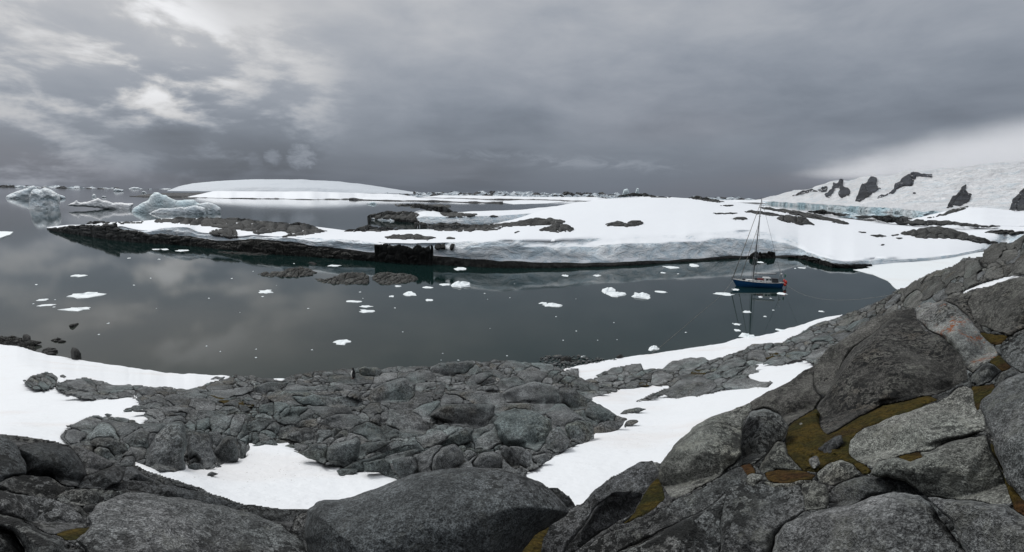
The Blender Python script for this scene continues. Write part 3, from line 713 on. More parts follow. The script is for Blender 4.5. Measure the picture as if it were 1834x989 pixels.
def over(field, poly, label, mat, cat='stone', name='stone', **pr):
    fc = np.nonzero(inpoly(field.wu, field.wv, poly).ravel())[0]; d = dict(T=.8, rnd=1.0, steep=.9, noise=.12, fine=.03, edge=.05, skirt=.8, tilt=.1, pw=2.0, push=1.0); d.update(pr)
    Vx, q = field.solid(fc, **d); o = mesh(name, Vx, q, mat); tag(o, label, cat)
def run(field, root, prefix, matfn, default, **kw):
    n = 0
    for l, fc in field.pieces():
        if len(fc) < 5: continue
        pr = dict(default); pr.update(field.props.get(l, {})); pr.update(kw)
        Vx, q = field.solid(fc, **pr)
        nm = pr.get('name', prefix); mt = pr.get('mat') or matfn(l)
        o = mesh(nm, Vx, q, mt, None if pr.get('label') else root)
        if pr.get('label'): tag(o, pr['label'], pr.get('cat', 'boulder'), pr.get('group'), pr.get('kind'))
        n += 1
    return n

# --- zone B : shattered outcrops between the snow fields and the shore
MAIN = [(98, 688), (122, 680), (156, 678), (185, 682), (209, 692), (234, 690), (289, 694), (340, 697), (360, 694), (371, 688), (389, 683), (410, 678), (420, 672), (450, 674), (473, 678), (505, 680), (529, 670), (562, 667), (607, 662), (640, 659), (674, 657), (686, 661), (700, 659), (724, 657), (768, 657), (797, 648), (836, 647), (865, 649), (889, 645), (906, 644), (943, 650), (979, 652), (1003, 661), (1034, 662), (1036, 672), (1059, 686), (1078, 694), (1113, 698), (1090, 703), (1066, 712), (1060, 718), (1088, 732), (1102, 742), (1113, 746), (1126, 751), (1117, 761), (1093, 776), (1064, 792), (1040, 795), (1008, 810), (984, 823), (965, 834), (943, 847), (935, 865), (722, 865), (685, 850), (660, 846), (612, 849), (603, 843), (615, 835), (600, 835), (575, 830), (545, 818), (520, 807), (500, 800), (478, 799), (448, 802), (440, 824), (420, 832), (390, 838), (365, 842), (340, 848), (331, 842), (311, 845), (280, 842), (262, 836), (245, 826), (240, 850), (150, 830), (107, 782), (116, 771), (133, 771), (116, 764), (142, 753), (167, 745), (191, 747), (220, 748), (240, 753), (251, 762), (267, 753), (254, 745), (262, 739), (222, 738), (218, 733), (251, 723), (245, 719), (222, 712), (178, 714), (151, 716), (120, 706), (107, 700)]
LEFTO = [(44, 687), (58, 673), (78, 668), (96, 670), (105, 679), (100, 692), (78, 699), (58, 698)]
BAND = [(1045, 680), (1060, 676), (1076, 668), (1093, 659), (1117, 656), (1147, 652), (1154, 661), (1185, 661), (1200, 650), (1218, 644), (1262, 640), (1273, 644), (1300, 637), (1322, 630), (1335, 621), (1363, 614), (1403, 611), (1436, 594), (1463, 580), (1500, 568), (1540, 590), (1510, 630), (1480, 650), (1462, 654), (1440, 645), (1420, 648), (1395, 654), (1365, 652), (1352, 662), (1368, 668), (1340, 672), (1345, 679), (1388, 685), (1375, 692), (1340, 698), (1300, 697), (1275, 702), (1245, 712), (1215, 717), (1190, 709), (1150, 716), (1130, 722), (1180, 702), (1204, 690), (1165, 692), (1130, 696), (1100, 697), (1070, 692)]
RIDGE = [(1495, 572), (1520, 561), (1565, 545), (1600, 525), (1622, 513), (1650, 497), (1676, 484), (1697, 480), (1712, 474), (1726, 465), (1745, 460), (1761, 458), (1764, 448), (1772, 441), (1783, 437), (1811, 436), (1820, 430), (1834, 420), (1990, 380), (1990, 520), (1834, 520), (1774, 540), (1690, 570), (1640, 590), (1560, 620), (1500, 680), (1440, 700), (1455, 650), (1500, 610)]
STRIP = [(1718, 527), (1738, 514), (1770, 503), (1800, 496), (1840, 492), (1990, 478), (1990, 484), (1834, 498), (1800, 504), (1765, 516), (1735, 526)]
fB = Field((-150, 1990, 372, 1010), 2.0, baseB, warp=3.2, wscale=16, seed=11)
wB = np.clip((fB.U-390)/60, 0, 1)*np.clip((1060-fB.U)/50, 0, 1)+np.clip((fB.U-1500)/40, 0, 1)
fB.RT = fB.R*(1-wB)+TB(fB.U, fB.V)*wB
lump = 1.0+.066*uvn(fB.U, fB.V*1.6, 95, 3, 6)+.026*uvn(fB.U, fB.V*1.5, 36, 3, 7)
RBL = fB.RT*lump
vs_all = pl_(vshore, fB.U)
RBL = np.where((fB.V < vs_all+40) & (wB < .5), fB.R*(1-(1-lump)*np.clip((fB.V-vs_all)/40, 0, 1)), RBL)
# the big rounded lobes one can trace in the photograph
named = [
 ((262, 836, 268, 800, 285, 772, 300, 757, 318, 755, 330, 762, 334, 790, 330, 818, 332, 842, 311, 846, 283, 842), ),
 ((333, 770, 350, 775, 372, 780, 378, 800, 386, 815, 382, 836, 360, 842, 345, 832, 335, 810), ),
 ((392, 790, 405, 782, 420, 784, 428, 805, 424, 826, 405, 836, 390, 834, 386, 812), ),
 ((426, 788, 438, 790, 443, 806, 438, 824, 428, 828, 431, 806), ),
 ((372, 776, 390, 772, 398, 786, 388, 806, 380, 800), ),
 ((160, 795, 175, 783, 200, 786, 218, 795, 222, 812, 208, 828, 195, 815, 185, 802), ),
 ((168, 806, 180, 798, 196, 806, 206, 826, 190, 824, 170, 812), ),
 ((214, 828, 222, 818, 236, 817, 246, 830, 238, 836, 218, 833), ),
 ((335, 840, 345, 829, 360, 832, 367, 843, 350, 850, 336, 848), ),
 ((340, 822, 350, 818, 356, 828, 342, 832), ),
 ((286, 755, 300, 745, 316, 743, 330, 748, 334, 762, 318, 757, 300, 758), ),
 ((296, 752, 290, 742, 305, 738, 335, 741, 336, 752, 320, 745, 305, 746), ),
 ((585, 803, 600, 796, 628, 788, 640, 783, 645, 800, 640, 822, 622, 834, 600, 834, 584, 822), ),
 ((536, 812, 560, 796, 585, 795, 584, 830, 560, 826), ),
 ((616, 836, 650, 822, 660, 820, 700, 806, 735, 800, 745, 806, 700, 815, 668, 832, 650, 846, 606, 848), ),
 ((650, 828, 690, 822, 705, 846, 720, 862, 680, 850, 655, 846), ),
 ((702, 825, 740, 816, 748, 835, 742, 862, 722, 862, 708, 844), ),
 ((745, 815, 775, 800, 790, 798, 775, 850, 748, 850), ),
 ((776, 820, 790, 802, 812, 796, 828, 812, 826, 830, 800, 850, 775, 856), ),
 ((830, 808, 845, 806, 858, 815, 840, 826, 828, 822), ),
 ((846, 830, 862, 812, 882, 808, 896, 815, 902, 838, 895, 850, 850, 852), ),
 ((893, 800, 905, 797, 920, 808, 930, 835, 924, 845, 905, 825), ),
 ((913, 800, 935, 798, 950, 812, 968, 836, 950, 845, 930, 832), ),
 ((950, 816, 975, 812, 985, 823, 968, 833, 956, 828), ),
 ((886, 760, 900, 738, 925, 733, 960, 737, 984, 752, 986, 775, 978, 795, 960, 810, 935, 800, 905, 800, 893, 780), ),
 ((982, 775, 1000, 762, 1018, 785, 1018, 806, 1000, 812, 978, 808), ),
 ((1010, 765, 1035, 752, 1058, 756, 1064, 775, 1058, 793, 1040, 796, 1022, 790), ),
 ((1066, 765, 1080, 756, 1110, 754, 1122, 752, 1112, 765, 1092, 778, 1066, 792), ),
 ((770, 744, 800, 722, 850, 722, 886, 727, 886, 745, 870, 765, 845, 768, 810, 762), ),
 ((900, 705, 930, 690, 960, 683, 985, 688, 1005, 705, 1008, 722, 975, 728, 945, 722, 910, 722), ),
 ((1000, 695, 1030, 700, 1055, 716, 1050, 735, 1025, 735, 1008, 725), ),
 ((1050, 722, 1075, 725, 1104, 745, 1100, 754, 1070, 758, 1048, 745), ),
 ((658, 715, 664, 700, 690, 686, 720, 678, 745, 690, 742, 705, 730, 720, 700, 722, 670, 720), ),
 ((768, 662, 778, 652, 800, 648, 840, 647, 850, 654, 836, 668, 800, 674, 775, 672), ),
 ((836, 690, 845, 672, 875, 665, 880, 672, 862, 686, 850, 690), ),
 ((640, 662, 655, 657, 675, 657, 686, 668, 680, 674, 645, 674), ),
 ((350, 706, 380, 700, 425, 695, 460, 690, 465, 698, 440, 706, 395, 716, 372, 708), ),
 ((520, 712, 560, 708, 620, 710, 652, 718, 640, 730, 590, 728, 540, 724), ),
 ((455, 690, 480, 684, 520, 684, 505, 700, 470, 706, 455, 702), ),
]
for (p,) in named:
    pp = [(p[i], p[i+1]) for i in range(0, len(p), 2)]
    fB.paint(pp, T=1.15, rnd=1.0, steep=1.05, crack=.015, mat=ROCK_MID, vary=0, cut=.4)
fB.shatter([(100, 660), (500, 660), (460, 740), (260, 760), (100, 740)], 56, 20, 8, 3, sub=(26, 11, 20), prob=.4)
fB.shatter([(100, 735), (300, 735), (300, 850), (100, 850)], 44, 28, -15, 5, sub=(22, 16, 10), prob=.4)
fB.shatter([(300, 730), (450, 730), (450, 850), (300, 850)], 34, 42, 8, 6, sub=(18, 20, 0), prob=.4)
fB.shatter([(440, 640), (780, 640), (780, 700), (440, 700)], 58, 20, -6, 7, sub=(26, 11, 12), prob=.4)
fB.shatter([(430, 690), (800, 690), (760, 780), (430, 820)], 66, 32, 14, 8, sub=(30, 16, -18), prob=.45)
fB.shatter([(600, 760), (900, 760), (900, 870), (600, 870)], 56, 32, -22, 9, sub=(26, 17, 20), prob=.4)
fB.shatter([(760, 640), (1130, 640), (1130, 700), (760, 700)], 40, 18, 6, 10, sub=(22, 11, -10), prob=.3)
fB.shatter(MAIN, 70, 36, 18, 12, sub=(30, 17, 12), prob=.4)
for l in [l for l in fB.props if True]: pass
keep = inpoly(fB.wu, fB.wv, MAIN); fB.lab[~keep] = -1
main_lab = fB.lab.copy()
nmain = fB.next
def matB(l):
    h = (l*2654435761) % 100
    return ROCK_SLAB if h < 22 else ROCK_MID
defB = dict(T=1.15, rnd=.9, steep=.9, expand=1.03, cut=.75, noise=.09, fine=.035, edge=.06, skirt=.9, crack=.0, tilt=.6, Rov=RBL, pw=2.1, vary=1)
def root_at(u, v, label, name='rock_outcrop', cat='rock outcrop', group=None):
    p = PT(u, v, float(baseB(np.array([u*1.0]), np.array([v*1.0]))[0])); return empty(name, Vector(p), label, cat, group)
rt = root_at(640, 750, 'large cracked grey bedrock outcrop rising between the snow fields above the shore')
N1 = run(fB, rt, 'rock_block', matB, defB)
# dark bedrock sheet behind the blocks, so that joints read dark
Vx, q = fB.sheet(keep, RBL*1.006+.12); mesh('bedrock', Vx, q, BACKING, rt)
fB.lab[:] = -1
fB.shatter(LEFTO, 22, 9, 25, 21)
fB.paint([(37, 681), (46, 680), (50, 683), (40, 684)]); fB.paint([(103, 674), (114, 672), (123, 677), (112, 679)])
rt2 = root_at(75, 695, 'small cracked rock outcrop alone in the snow field at left'); lf = inpoly(fB.wu, fB.wv, LEFTO)
run(fB, rt2, 'rock_block', matB, defB); Vx, q = fB.sheet(lf, RBL*1.004+.1); mesh('bedrock', Vx, q, BACKING, rt2)
fB.lab[:] = -1
for p in [((1180, 708), (1195, 695), (1215, 682), (1245, 676), (1275, 680), (1282, 692), (1262, 706), (1235, 714), (1200, 718)), ((1288, 690), (1310, 678), (1345, 680), (1388, 686), (1375, 693), (1340, 698), (1300, 697)),
          ((1078, 672), (1095, 659), (1117, 657), (1116, 668), (1095, 674)), ((1118, 668), (1120, 656), (1147, 652), (1153, 662), (1140, 668)), ((1166, 690), (1168, 670), (1185, 664), (1208, 672), (1205, 682), (1180, 690)),
          ((1186, 661), (1200, 650), (1225, 643), (1262, 640), (1270, 648), (1240, 662), (1200, 665)), ((1325, 675), (1335, 660), (1350, 654), (1362, 655), (1366, 665), (1345, 675)), ((1340, 630), (1362, 624), (1376, 645), (1360, 648), (1340, 645)),
          ((1322, 640), (1300, 645), (1275, 664), (1300, 665), (1330, 655), (1340, 645)), ((1284, 672), (1310, 660), (1340, 655), (1320, 672), (1300, 676)), ((1370, 632), (1390, 620), (1412, 620), (1418, 628), (1390, 636))]:
    fB.paint(p, mat=ROCK_SLAB, T=.5, rnd=.7)
fB.shatter(BAND, 40, 14, -18, 31, sub=(20, 9, -10), prob=.55)
bm_ = inpoly(fB.wu, fB.wv, BAND); fB.lab[~bm_] = -1
rt3 = root_at(1250, 700, 'band of blue grey cracked rock between the shore snow strip and the snow gully')
run(fB, rt3, 'rock_block', matB, defB); Vx, q = fB.sheet(bm_, RBL*1.005+.15); mesh('bedrock', Vx, q, BACKING, rt3)
fB.lab[:] = -1
for p in [((1763, 470), (1764, 450), (1775, 440), (1800, 438), (1806, 448), (1790, 462), (1772, 472)), ((1790, 470), (1800, 450), (1822, 444), (1826, 456), (1806, 470)), ((1812, 478), (1834, 455), (1990, 420), (1990, 500), (1834, 492), (1818, 490)),
          ((1762, 500), (1765, 482), (1785, 476), (1798, 484), (1796, 495), (1780, 503)), ((1636, 530), (1650, 508), (1680, 500), (1692, 508), (1680, 525), (1655, 540)), ((1690, 520), (1700, 506), (1718, 508), (1722, 520), (1700, 530)),
          ((1725, 516), (1728, 502), (1745, 500), (1755, 506), (1735, 516)), ((1618, 550), (1622, 530), (1645, 520), (1652, 530), (1640, 548), (1625, 554)), ((1672, 486), (1696, 480), (1700, 490), (1680, 496), (1650, 505)),
          ((1690, 541), (1702, 527), (1722, 522), (1716, 540), (1700, 548))]:
    fB.paint(p, mat=ROCK_RIDGE, T=.62, rnd=.85)
fB.shatter([(1480, 500), (1620, 500), (1600, 600), (1440, 720)], 40, 13, -32, 41, sub=(20, 9, -26), prob=.5)
fB.shatter(RIDGE, 38, 20, -35, 43, sub=(20, 12, -30), prob=.55)
rm_ = inpoly(fB.wu, fB.wv, RIDGE) & ~inpoly(fB.cu, fB.cv, STRIP); fB.lab[~rm_] = -1
rt4 = root_at(1650, 520, 'long ridge of tumbled grey rocks climbing to the right edge above the cove')
run(fB, rt4, 'rock_block', lambda l: ROCK_MID if (l*2654435761) % 100 < 30 else ROCK_RIDGE, defB); Vx, q = fB.sheet(rm_, RBL*1.005+.15); mesh('bedrock', Vx, q, BACKING, rt4)
fB.lab[:] = -1
# ground under everything near: the snow field, cut where the slope runs into the sea
ZA_IN = [(-170, 815), (0, 840), (95, 850), (208, 880), (345, 905), (440, 935), (552, 945), (620, 930), (720, 895), (810, 878), (900, 882), (1000, 930), (1077, 905), (1150, 860), (1230, 830), (1330, 770), (1455, 700), (1521, 640), (1602, 600), (1700, 580), (1805, 540), (1990, 510), (1990, 1100), (-170, 1100)]
snow_m = (fB.cv > pl_(vshore, fB.cu)-12) & ~inpoly(fB.cu, fB.cv, ZA_IN)
rockm = keep | lf | bm_ | rm_
Rs = fB.R*(1-.0030*uvn(fB.U, fB.V*1.8, 60, 4, 9)-.0016*uvn(fB.U, fB.V*2.2, 15, 3, 5))-.05
rk = np.zeros(fB.U.shape, bool); rk[:-1, :-1] |= rockm; rk[1:, 1:] |= rockm
k9 = rk.astype(float)
snow_m &= ~(rockm & (np.minimum.reduce([np.roll(rockm, a, b) for a, b in ((5, 0), (-5, 0), (5, 1), (-5, 1))])))
for _ in range(6): k9 = (k9+np.roll(k9, 1, 0)+np.roll(k9, -1, 0)+np.roll(k9, 1, 1)+np.roll(k9, -1, 1))/5
Rs = Rs+np.where(rk, .04*fB.R*np.clip(k9-.55, 0, 1)*2+.0, 0)
Vx, q = fB.sheet(snow_m, Rs)
o = mesh('snow_field', Vx, q, SNOW, origin=np.zeros(3)); tag(o, 'white snow field of the near shore', kind='structure')

# small ledges poking out of the gully snow, loose stones on the snow
singles = [([(1108, 739), (1122, 733), (1142, 731), (1162, 731), (1148, 736), (1125, 741)], 'thin dark rock ledge showing through the gully snow beside the big outcrop'),
 ([(1117, 766), (1126, 754), (1140, 751), (1145, 756), (1130, 764)], 'small grey rock at the right tip of the big outcrop on the gully snow'),
 ([(1128, 722), (1145, 716), (1172, 708), (1180, 712), (1160, 718)], 'narrow sloping rock sliver reaching into the snow left of the blue grey dome'),
 ([(369, 848), (378, 844), (390, 848), (394, 852), (380, 854), (371, 852)], 'small pale stone lying alone in the snow patch under the outcrop lobes'),
 ([(185, 744), (192, 741), (203, 743), (196, 746)], 'tiny flat stone alone on the left snow field'),
 ([(376, 680), (385, 676), (404, 676), (398, 680)], 'dark flat ledge at the end of the left shore snow strip'),
 ([(603, 843), (615, 838), (635, 838), (640, 848), (610, 850)], 'smooth rounded rock toe touching the snow patch in the centre')]
for p, lb in singles:
    l = fB.paint(p, label=lb, cat='rock', name='rock', mat=ROCK_MID, T=.6, Rov=Rs-.03)
run(fB, None, 'rock', matB, dict(defB, edge=.12)); fB.lab[:] = -1
# moss pockets on the outcrops
for p, lb in [([(360, 706), (372, 706), (400, 714), (435, 718), (458, 720), (455, 730), (430, 728), (400, 722), (375, 716)], 'olive moss strip in a hollow of the big outcrop'),
              ([(522, 707), (534, 704), (540, 710), (528, 714)], 'small moss tuft below the shore blocks of the big outcrop'),
              ([(712, 748), (722, 742), (732, 748), (724, 756)], 'moss tuft in the dark notch at the middle of the big outcrop'),
              ([(1365, 632), (1395, 632), (1402, 638), (1375, 643)], 'moss strip between slabs of the blue grey rock band'),
              ([(1142, 688), (1150, 684), (1166, 688), (1160, 693), (1145, 693)], 'moss at the foot of the blue grey rock band near the snow'),
              ([(1234, 664), (1250, 660), (1268, 664), (1262, 672), (1245, 672)], 'brown moss in a cleft of the blue grey rock band')]:
    m_ = inpoly(fB.wu, fB.wv, p); f_ = np.nonzero(m_.ravel())[0]
    Vx, q = fB.solid(f_, T=.1, rnd=.6, steep=0, noise=.1, fine=.06, push=1.0, Rov=RBL*.985-.1, skirt=.6)
    o = mesh('moss', Vx, q, MOSS); tag(o, lb, 'moss', kind='stuff')

# --- zone A : the boulders at the photographer's feet and the massif on the right
fA = Field((-170, 1990, 460, 1100), 2.0, lambda U, V: np.maximum(TA(U, V), 1.9), warp=3.0, wscale=26, seed=23)
fA.R = fA.R*(1+.012*uvn(fA.U, fA.V, 120, 3, 3))
ZA = [(-170, 745), (0, 778), (95, 788), (150, 803), (208, 829), (236, 832), (262, 841), (300, 856), (345, 872), (400, 891), (440, 903), (500, 909), (552, 914), (572, 900), (620, 893), (680, 873), (720, 858), (760, 846), (810, 839), (860, 839), (910, 845), (950, 858), (978, 873), (1000, 876), (1020, 888), (1030, 905), (1042, 902), (1077, 867), (1116, 841), (1149, 827), (1169, 826), (1185, 830), (1195, 812), (1215, 790), (1240, 765), (1265, 752), (1300, 738), (1340, 722), (1370, 705), (1400, 690), (1430, 672), (1455, 657), (1468, 645), (1487, 621), (1521, 603), (1560, 571), (1602, 558), (1640, 553), (1660, 543), (1690, 541), (1705, 530), (1722, 524), (1774, 512), (1805, 501), (1834, 496), (1990, 470), (1990, 1100), (-170, 1100)]
fA.shatter(ZA, 70, 40, 20, 3, sub=(34, 22, -15), T=.5, rnd=.7)
zA = inpoly(fA.wu, fA.wv, ZA)
BO = [
 # poly, label, material, params
 ([(-170, 745), (0, 778), (40, 781), (90, 788), (110, 792), (62, 797), (35, 803), (12, 787), (-170, 768)], 'dark lichen covered rim of rock against the snow at the left edge', ROCK_NEAR, dict(T=.5)),
 ([(95, 790), (120, 792), (150, 803), (180, 815), (208, 829), (195, 838), (175, 843), (153, 850), (142, 822), (128, 803), (105, 794)], 'black speckled wedge of rock tapering right behind the big smooth slab', ROCK_NEAR, dict(T=.6)),
 ([(-170, 760), (0, 782), (16, 787), (30, 797), (35, 805), (44, 827), (47, 849), (25, 853), (0, 865), (-170, 900)], 'smooth dark rock face cut by the left edge beside the crack', ROCK_CLEAN, dict(T=.45, rnd=.5)),
 ([(35, 803), (48, 796), (70, 792), (105, 793), (128, 803), (142, 822), (153, 850), (148, 862), (136, 874), (122, 872), (106, 862), (85, 855), (55, 851), (47, 849), (44, 828)], 'big smooth rounded slab with a dark front near the left edge', ROCK_CLEAN, dict(T=.75, rnd=.75, steep=1.1, crack=0, cut=0)),
 ([(200, 832), (215, 828), (242, 833), (228, 837), (205, 838)], 'small flat stone on the saddle above the oval rock', ROCK_NEAR, {}),
 ([(153, 852), (175, 843), (198, 838), (222, 836), (226, 842), (218, 862), (188, 876), (140, 875), (136, 873)], 'oval dark grey rock right of the big smooth slab', ROCK_CLEAN, dict(T=.7, rnd=.9)),
 ([(222, 838), (235, 836), (262, 852), (290, 868), (250, 861), (219, 863)], 'pointed triangular block right of the oval rock', ROCK_CLEAN, dict(T=.5)),
 ([(235, 834), (262, 842), (300, 857), (345, 872), (400, 892), (440, 903), (430, 908), (360, 888), (300, 868), (262, 852)], 'narrow sloping ridge of rock along the edge of the snow patch at left', ROCK_NEAR, dict(T=.55)),
 ([(190, 875), (205, 867), (235, 861), (262, 862), (300, 868), (350, 882), (400, 896), (450, 907), (480, 910), (470, 917), (400, 907), (330, 894), (270, 884), (225, 879)], 'long low slab lying across above the broad whaleback at left', ROCK_CLEAN, dict(T=.6)),
 ([(-170, 885), (0, 866), (25, 854), (55, 851), (85, 855), (105, 864), (122, 872), (110, 882), (98, 892), (85, 893), (55, 888), (0, 878), (-170, 890)], 'shallow speckled dome below the big smooth slab at left', ROCK_NEAR, dict(T=.6)),
 ([(-170, 892), (0, 880), (55, 889), (95, 895), (120, 903), (140, 917), (155, 933), (150, 945), (125, 950), (100, 958), (75, 950), (50, 935), (0, 920), (-170, 915)], 'black crusted slab with a shaded front above the moss hollow at left', ROCK_NEAR, dict(T=.6, rnd=.8)),
 ([(98, 893), (120, 878), (140, 876), (190, 876), (225, 880), (200, 891), (175, 903), (140, 905), (120, 902)], 'creased low rock between the speckled dome and the broad whaleback', ROCK_NEAR, dict(T=.45)),
 ([(175, 903), (225, 882), (270, 885), (330, 895), (400, 908), (450, 919), (490, 937), (530, 962), (560, 989), (575, 1012), (620, 1100), (150, 1100), (155, 985), (135, 970), (155, 955), (165, 940), (158, 925)], 'broad pale streaked whaleback slab at the bottom left', ROCK_NEAR, dict(T=.30, rnd=.8, crack=.010, crs=.55)),
 ([(-170, 918), (0, 921), (30, 930), (60, 945), (90, 960), (110, 968), (115, 985), (150, 985), (153, 1100), (52, 1100), (45, 985), (35, 965), (20, 950), (0, 944), (-170, 935)], 'speckled grey ridge slab running down to the bottom edge at left', ROCK_NEAR, dict(T=.6)),
 ([(-170, 940), (0, 945), (20, 951), (33, 966), (42, 982), (50, 1100), (-170, 1100)], 'bottom left corner rock with pale folds', ROCK_NEAR, dict(T=.5)),
 ([(440, 904), (500, 909), (552, 914), (535, 930), (520, 945), (490, 937), (450, 920)], 'black shaded rock bridge left of the great central boulder', ROCK_NEAR, dict(T=.3, push=-.6)),
 ([(528, 927), (545, 917), (560, 917), (560, 950), (562, 989), (568, 1020), (560, 1010), (545, 985), (535, 960), (522, 950)], 'narrow dark flank rock against the left end of the great central boulder', ROCK_NEAR, dict(T=.3)),
 ([(975, 873), (1000, 876), (1020, 888), (1030, 905), (1028, 920), (1012, 925), (985, 900)], 'rounded dark knob behind the right end of the great central boulder', ROCK_CLEAN, dict(T=.7, rnd=.9)),
 ([(550, 918), (556, 911), (572, 900), (620, 893), (680, 873), (720, 858), (760, 846), (810, 839), (860, 839), (910, 845), (950, 858), (985, 878), (1008, 903), (1020, 922), (1000, 935), (960, 962), (940, 1000), (930, 1100), (560, 1100), (552, 989), (546, 950)], 'great smooth central boulder with a dark front and a black speckled back', ROCK_CLEAN, dict(T=.75, rnd=.9, steep=1.12, crack=0, cut=.0, noise=.07, fine=.012)),
 ([(1149, 827), (1169, 826), (1179, 838), (1180, 852), (1162, 866), (1149, 884), (1100, 882), (1080, 897), (1060, 917), (1040, 947), (1012, 989), (985, 1100), (940, 1100), (955, 989), (964, 955), (985, 941), (1012, 924), (1029, 909), (1042, 902), (1062, 882), (1077, 867), (1095, 860), (1116, 841)], 'long dark tongue of rock along the right side of the snow gully', ROCK_CLEAN, dict(T=.5, rnd=.8)),
 ([(1100, 882), (1149, 884), (1134, 918), (1110, 933), (1075, 955), (1040, 978), (1020, 1003), (1000, 1100), (985, 1100), (1012, 989), (1040, 947), (1060, 917), (1080, 897)], 'lower dark lobe under the long tongue of rock by the snow gully', ROCK_CLEAN, dict(T=.5, rnd=.9)),
 ([(1168, 828), (1195, 817), (1192, 832), (1182, 842), (1176, 836)], 'small grey rock wedged behind the tip of the long rock tongue', ROCK_MID, dict(T=.5, push=-1)),
 ([(1184, 840), (1190, 815), (1215, 790), (1240, 765), (1265, 752), (1300, 738), (1341, 721), (1342, 735), (1330, 752), (1327, 790), (1328, 815), (1318, 832), (1290, 852), (1240, 880), (1215, 894), (1200, 890), (1188, 870), (1182, 850)], 'steep brown grey flank boulder rising at the right edge of the snow gully', ROCK_PALE, dict(T=.6, rnd=.7, mat2=1)),
 ([(1343, 736), (1365, 733), (1395, 745), (1412, 765), (1402, 790), (1375, 815), (1350, 830), (1330, 833), (1328, 800), (1328, 765)], 'rounded dark boulder left of the big moss bed', ROCK_NEAR, dict(T=.75, rnd=.95)),
 ([(1341, 721), (1370, 705), (1400, 690), (1430, 672), (1456, 655), (1455, 680), (1462, 700), (1472, 716), (1460, 730), (1440, 745), (1412, 764), (1395, 745), (1368, 733), (1343, 735)], 'shadowed slope of dark rock between the snow and the huge boulder', ROCK_DARK, dict(T=.35, rnd=.6, push=-.2)),
 ([(1455, 661), (1468, 645), (1487, 621), (1521, 603), (1560, 571), (1602, 558), (1606, 566), (1575, 588), (1530, 625), (1508, 648), (1498, 680), (1480, 712), (1465, 705), (1455, 690)], 'black mossy left shoulder of the huge boulder', ROCK_DARK, dict(T=.5, rnd=.7)),
 ([(1602, 558), (1636, 556), (1639, 574), (1657, 595), (1681, 600), (1705, 621), (1726, 650), (1736, 677), (1718, 690), (1670, 708), (1618, 719), (1581, 724), (1547, 745), (1513, 766), (1481, 782), (1468, 766), (1458, 748), (1463, 729), (1480, 712), (1498, 680), (1508, 648), (1530, 625), (1575, 588), (1606, 566)], 'huge rough grey boulder with pale lichen spots above the moss bed', ROCK_DARK, dict(T=.5, rnd=.7, steep=.95, crack=.02, crs=.6, noise=.2)),
 ([(1640, 553), (1660, 543), (1690, 541), (1712, 548), (1740, 572), (1762, 600), (1782, 625), (1786, 635), (1775, 650), (1742, 668), (1730, 660), (1715, 635), (1690, 608), (1665, 592), (1642, 575)], 'pale boulder with orange and black lichen on its crown', ROCK_ORANGE, dict(T=.6, rnd=.8)),
 ([(1742, 672), (1760, 655), (1778, 648), (1792, 660), (1795, 665), (1778, 686), (1755, 690), (1740, 684)], 'small dark boulder under the orange lichen boulder', ROCK_NEAR, dict(T=.8)),
 ([(1690, 541), (1705, 530), (1722, 524), (1745, 522), (1736, 540), (1744, 562), (1757, 582), (1770, 605), (1755, 592), (1735, 567), (1712, 547)], 'dark wedge of rock between the orange lichen boulder and the upper right slab', ROCK_DARK, dict(T=.5)),
 ([(1745, 522), (1774, 512), (1805, 501), (1834, 496), (1990, 470), (1990, 560), (1834, 590), (1808, 603), (1783, 595), (1757, 582), (1744, 562), (1735, 540)], 'large brown slab under the thin snow streak at upper right', ROCK_DARK, dict(T=.45, rnd=.5, crack=.03)),
 ([(1788, 622), (1810, 608), (1834, 597), (1990, 545), (1990, 700), (1834, 668), (1815, 660), (1802, 648), (1795, 632)], 'smooth grey boulder at the right edge below the brown slab', ROCK_NEAR, dict(T=.5)),
 ([(1795, 668), (1812, 656), (1832, 668), (1822, 680), (1800, 692), (1783, 690)], 'small grey block above the tall slab at the right edge', ROCK_NEAR, dict(T=.6)),
 ([(1526, 787), (1539, 776), (1560, 763), (1602, 745), (1644, 732), (1678, 721), (1710, 698), (1731, 692), (1741, 698), (1749, 713), (1762, 745), (1765, 771), (1736, 779), (1710, 792), (1664, 807), (1620, 818), (1571, 827), (1562, 837), (1547, 830), (1524, 815)], 'pale speckled whaleback boulder right of the moss bed', ROCK_PALE, dict(T=.5, rnd=.8, crack=.012)),
 ([(1758, 720), (1780, 700), (1805, 680), (1834, 668), (1990, 640), (1990, 905), (1834, 903), (1818, 880), (1800, 850), (1783, 800), (1770, 760)], 'tall grey slab at the right edge beside the long crack', ROCK_NEAR, dict(T=.35, rnd=.4, crack=.012)),
 ([(1571, 829), (1600, 822), (1664, 808), (1690, 796), (1740, 782), (1766, 779), (1778, 805), (1792, 845), (1808, 885), (1812, 903), (1790, 905), (1740, 895), (1690, 893), (1660, 890), (1625, 865), (1580, 855), (1558, 850), (1562, 838)], 'pale striped slab between the whaleback boulder and the bottom rocks', ROCK_PALE, dict(T=.35, rnd=.5, crack=.015)),
 ([(1662, 893), (1740, 897), (1800, 906), (1815, 915), (1834, 928), (1990, 985), (1990, 1100), (1745, 1100), (1732, 989), (1702, 930), (1672, 905)], 'grey rock with round black lichen spots in the bottom right corner', ROCK_NEAR, dict(T=.4, crack=.015)),
 ([(1385, 989), (1390, 960), (1410, 940), (1440, 925), (1480, 915), (1520, 905), (1560, 890), (1600, 880), (1640, 885), (1662, 900), (1682, 930), (1715, 970), (1730, 989), (1743, 1100), (1380, 1100)], 'wide domed grey boulder with black lichen clumps at the bottom edge', ROCK_NEAR, dict(T=.45, rnd=.8, noise=.06)),
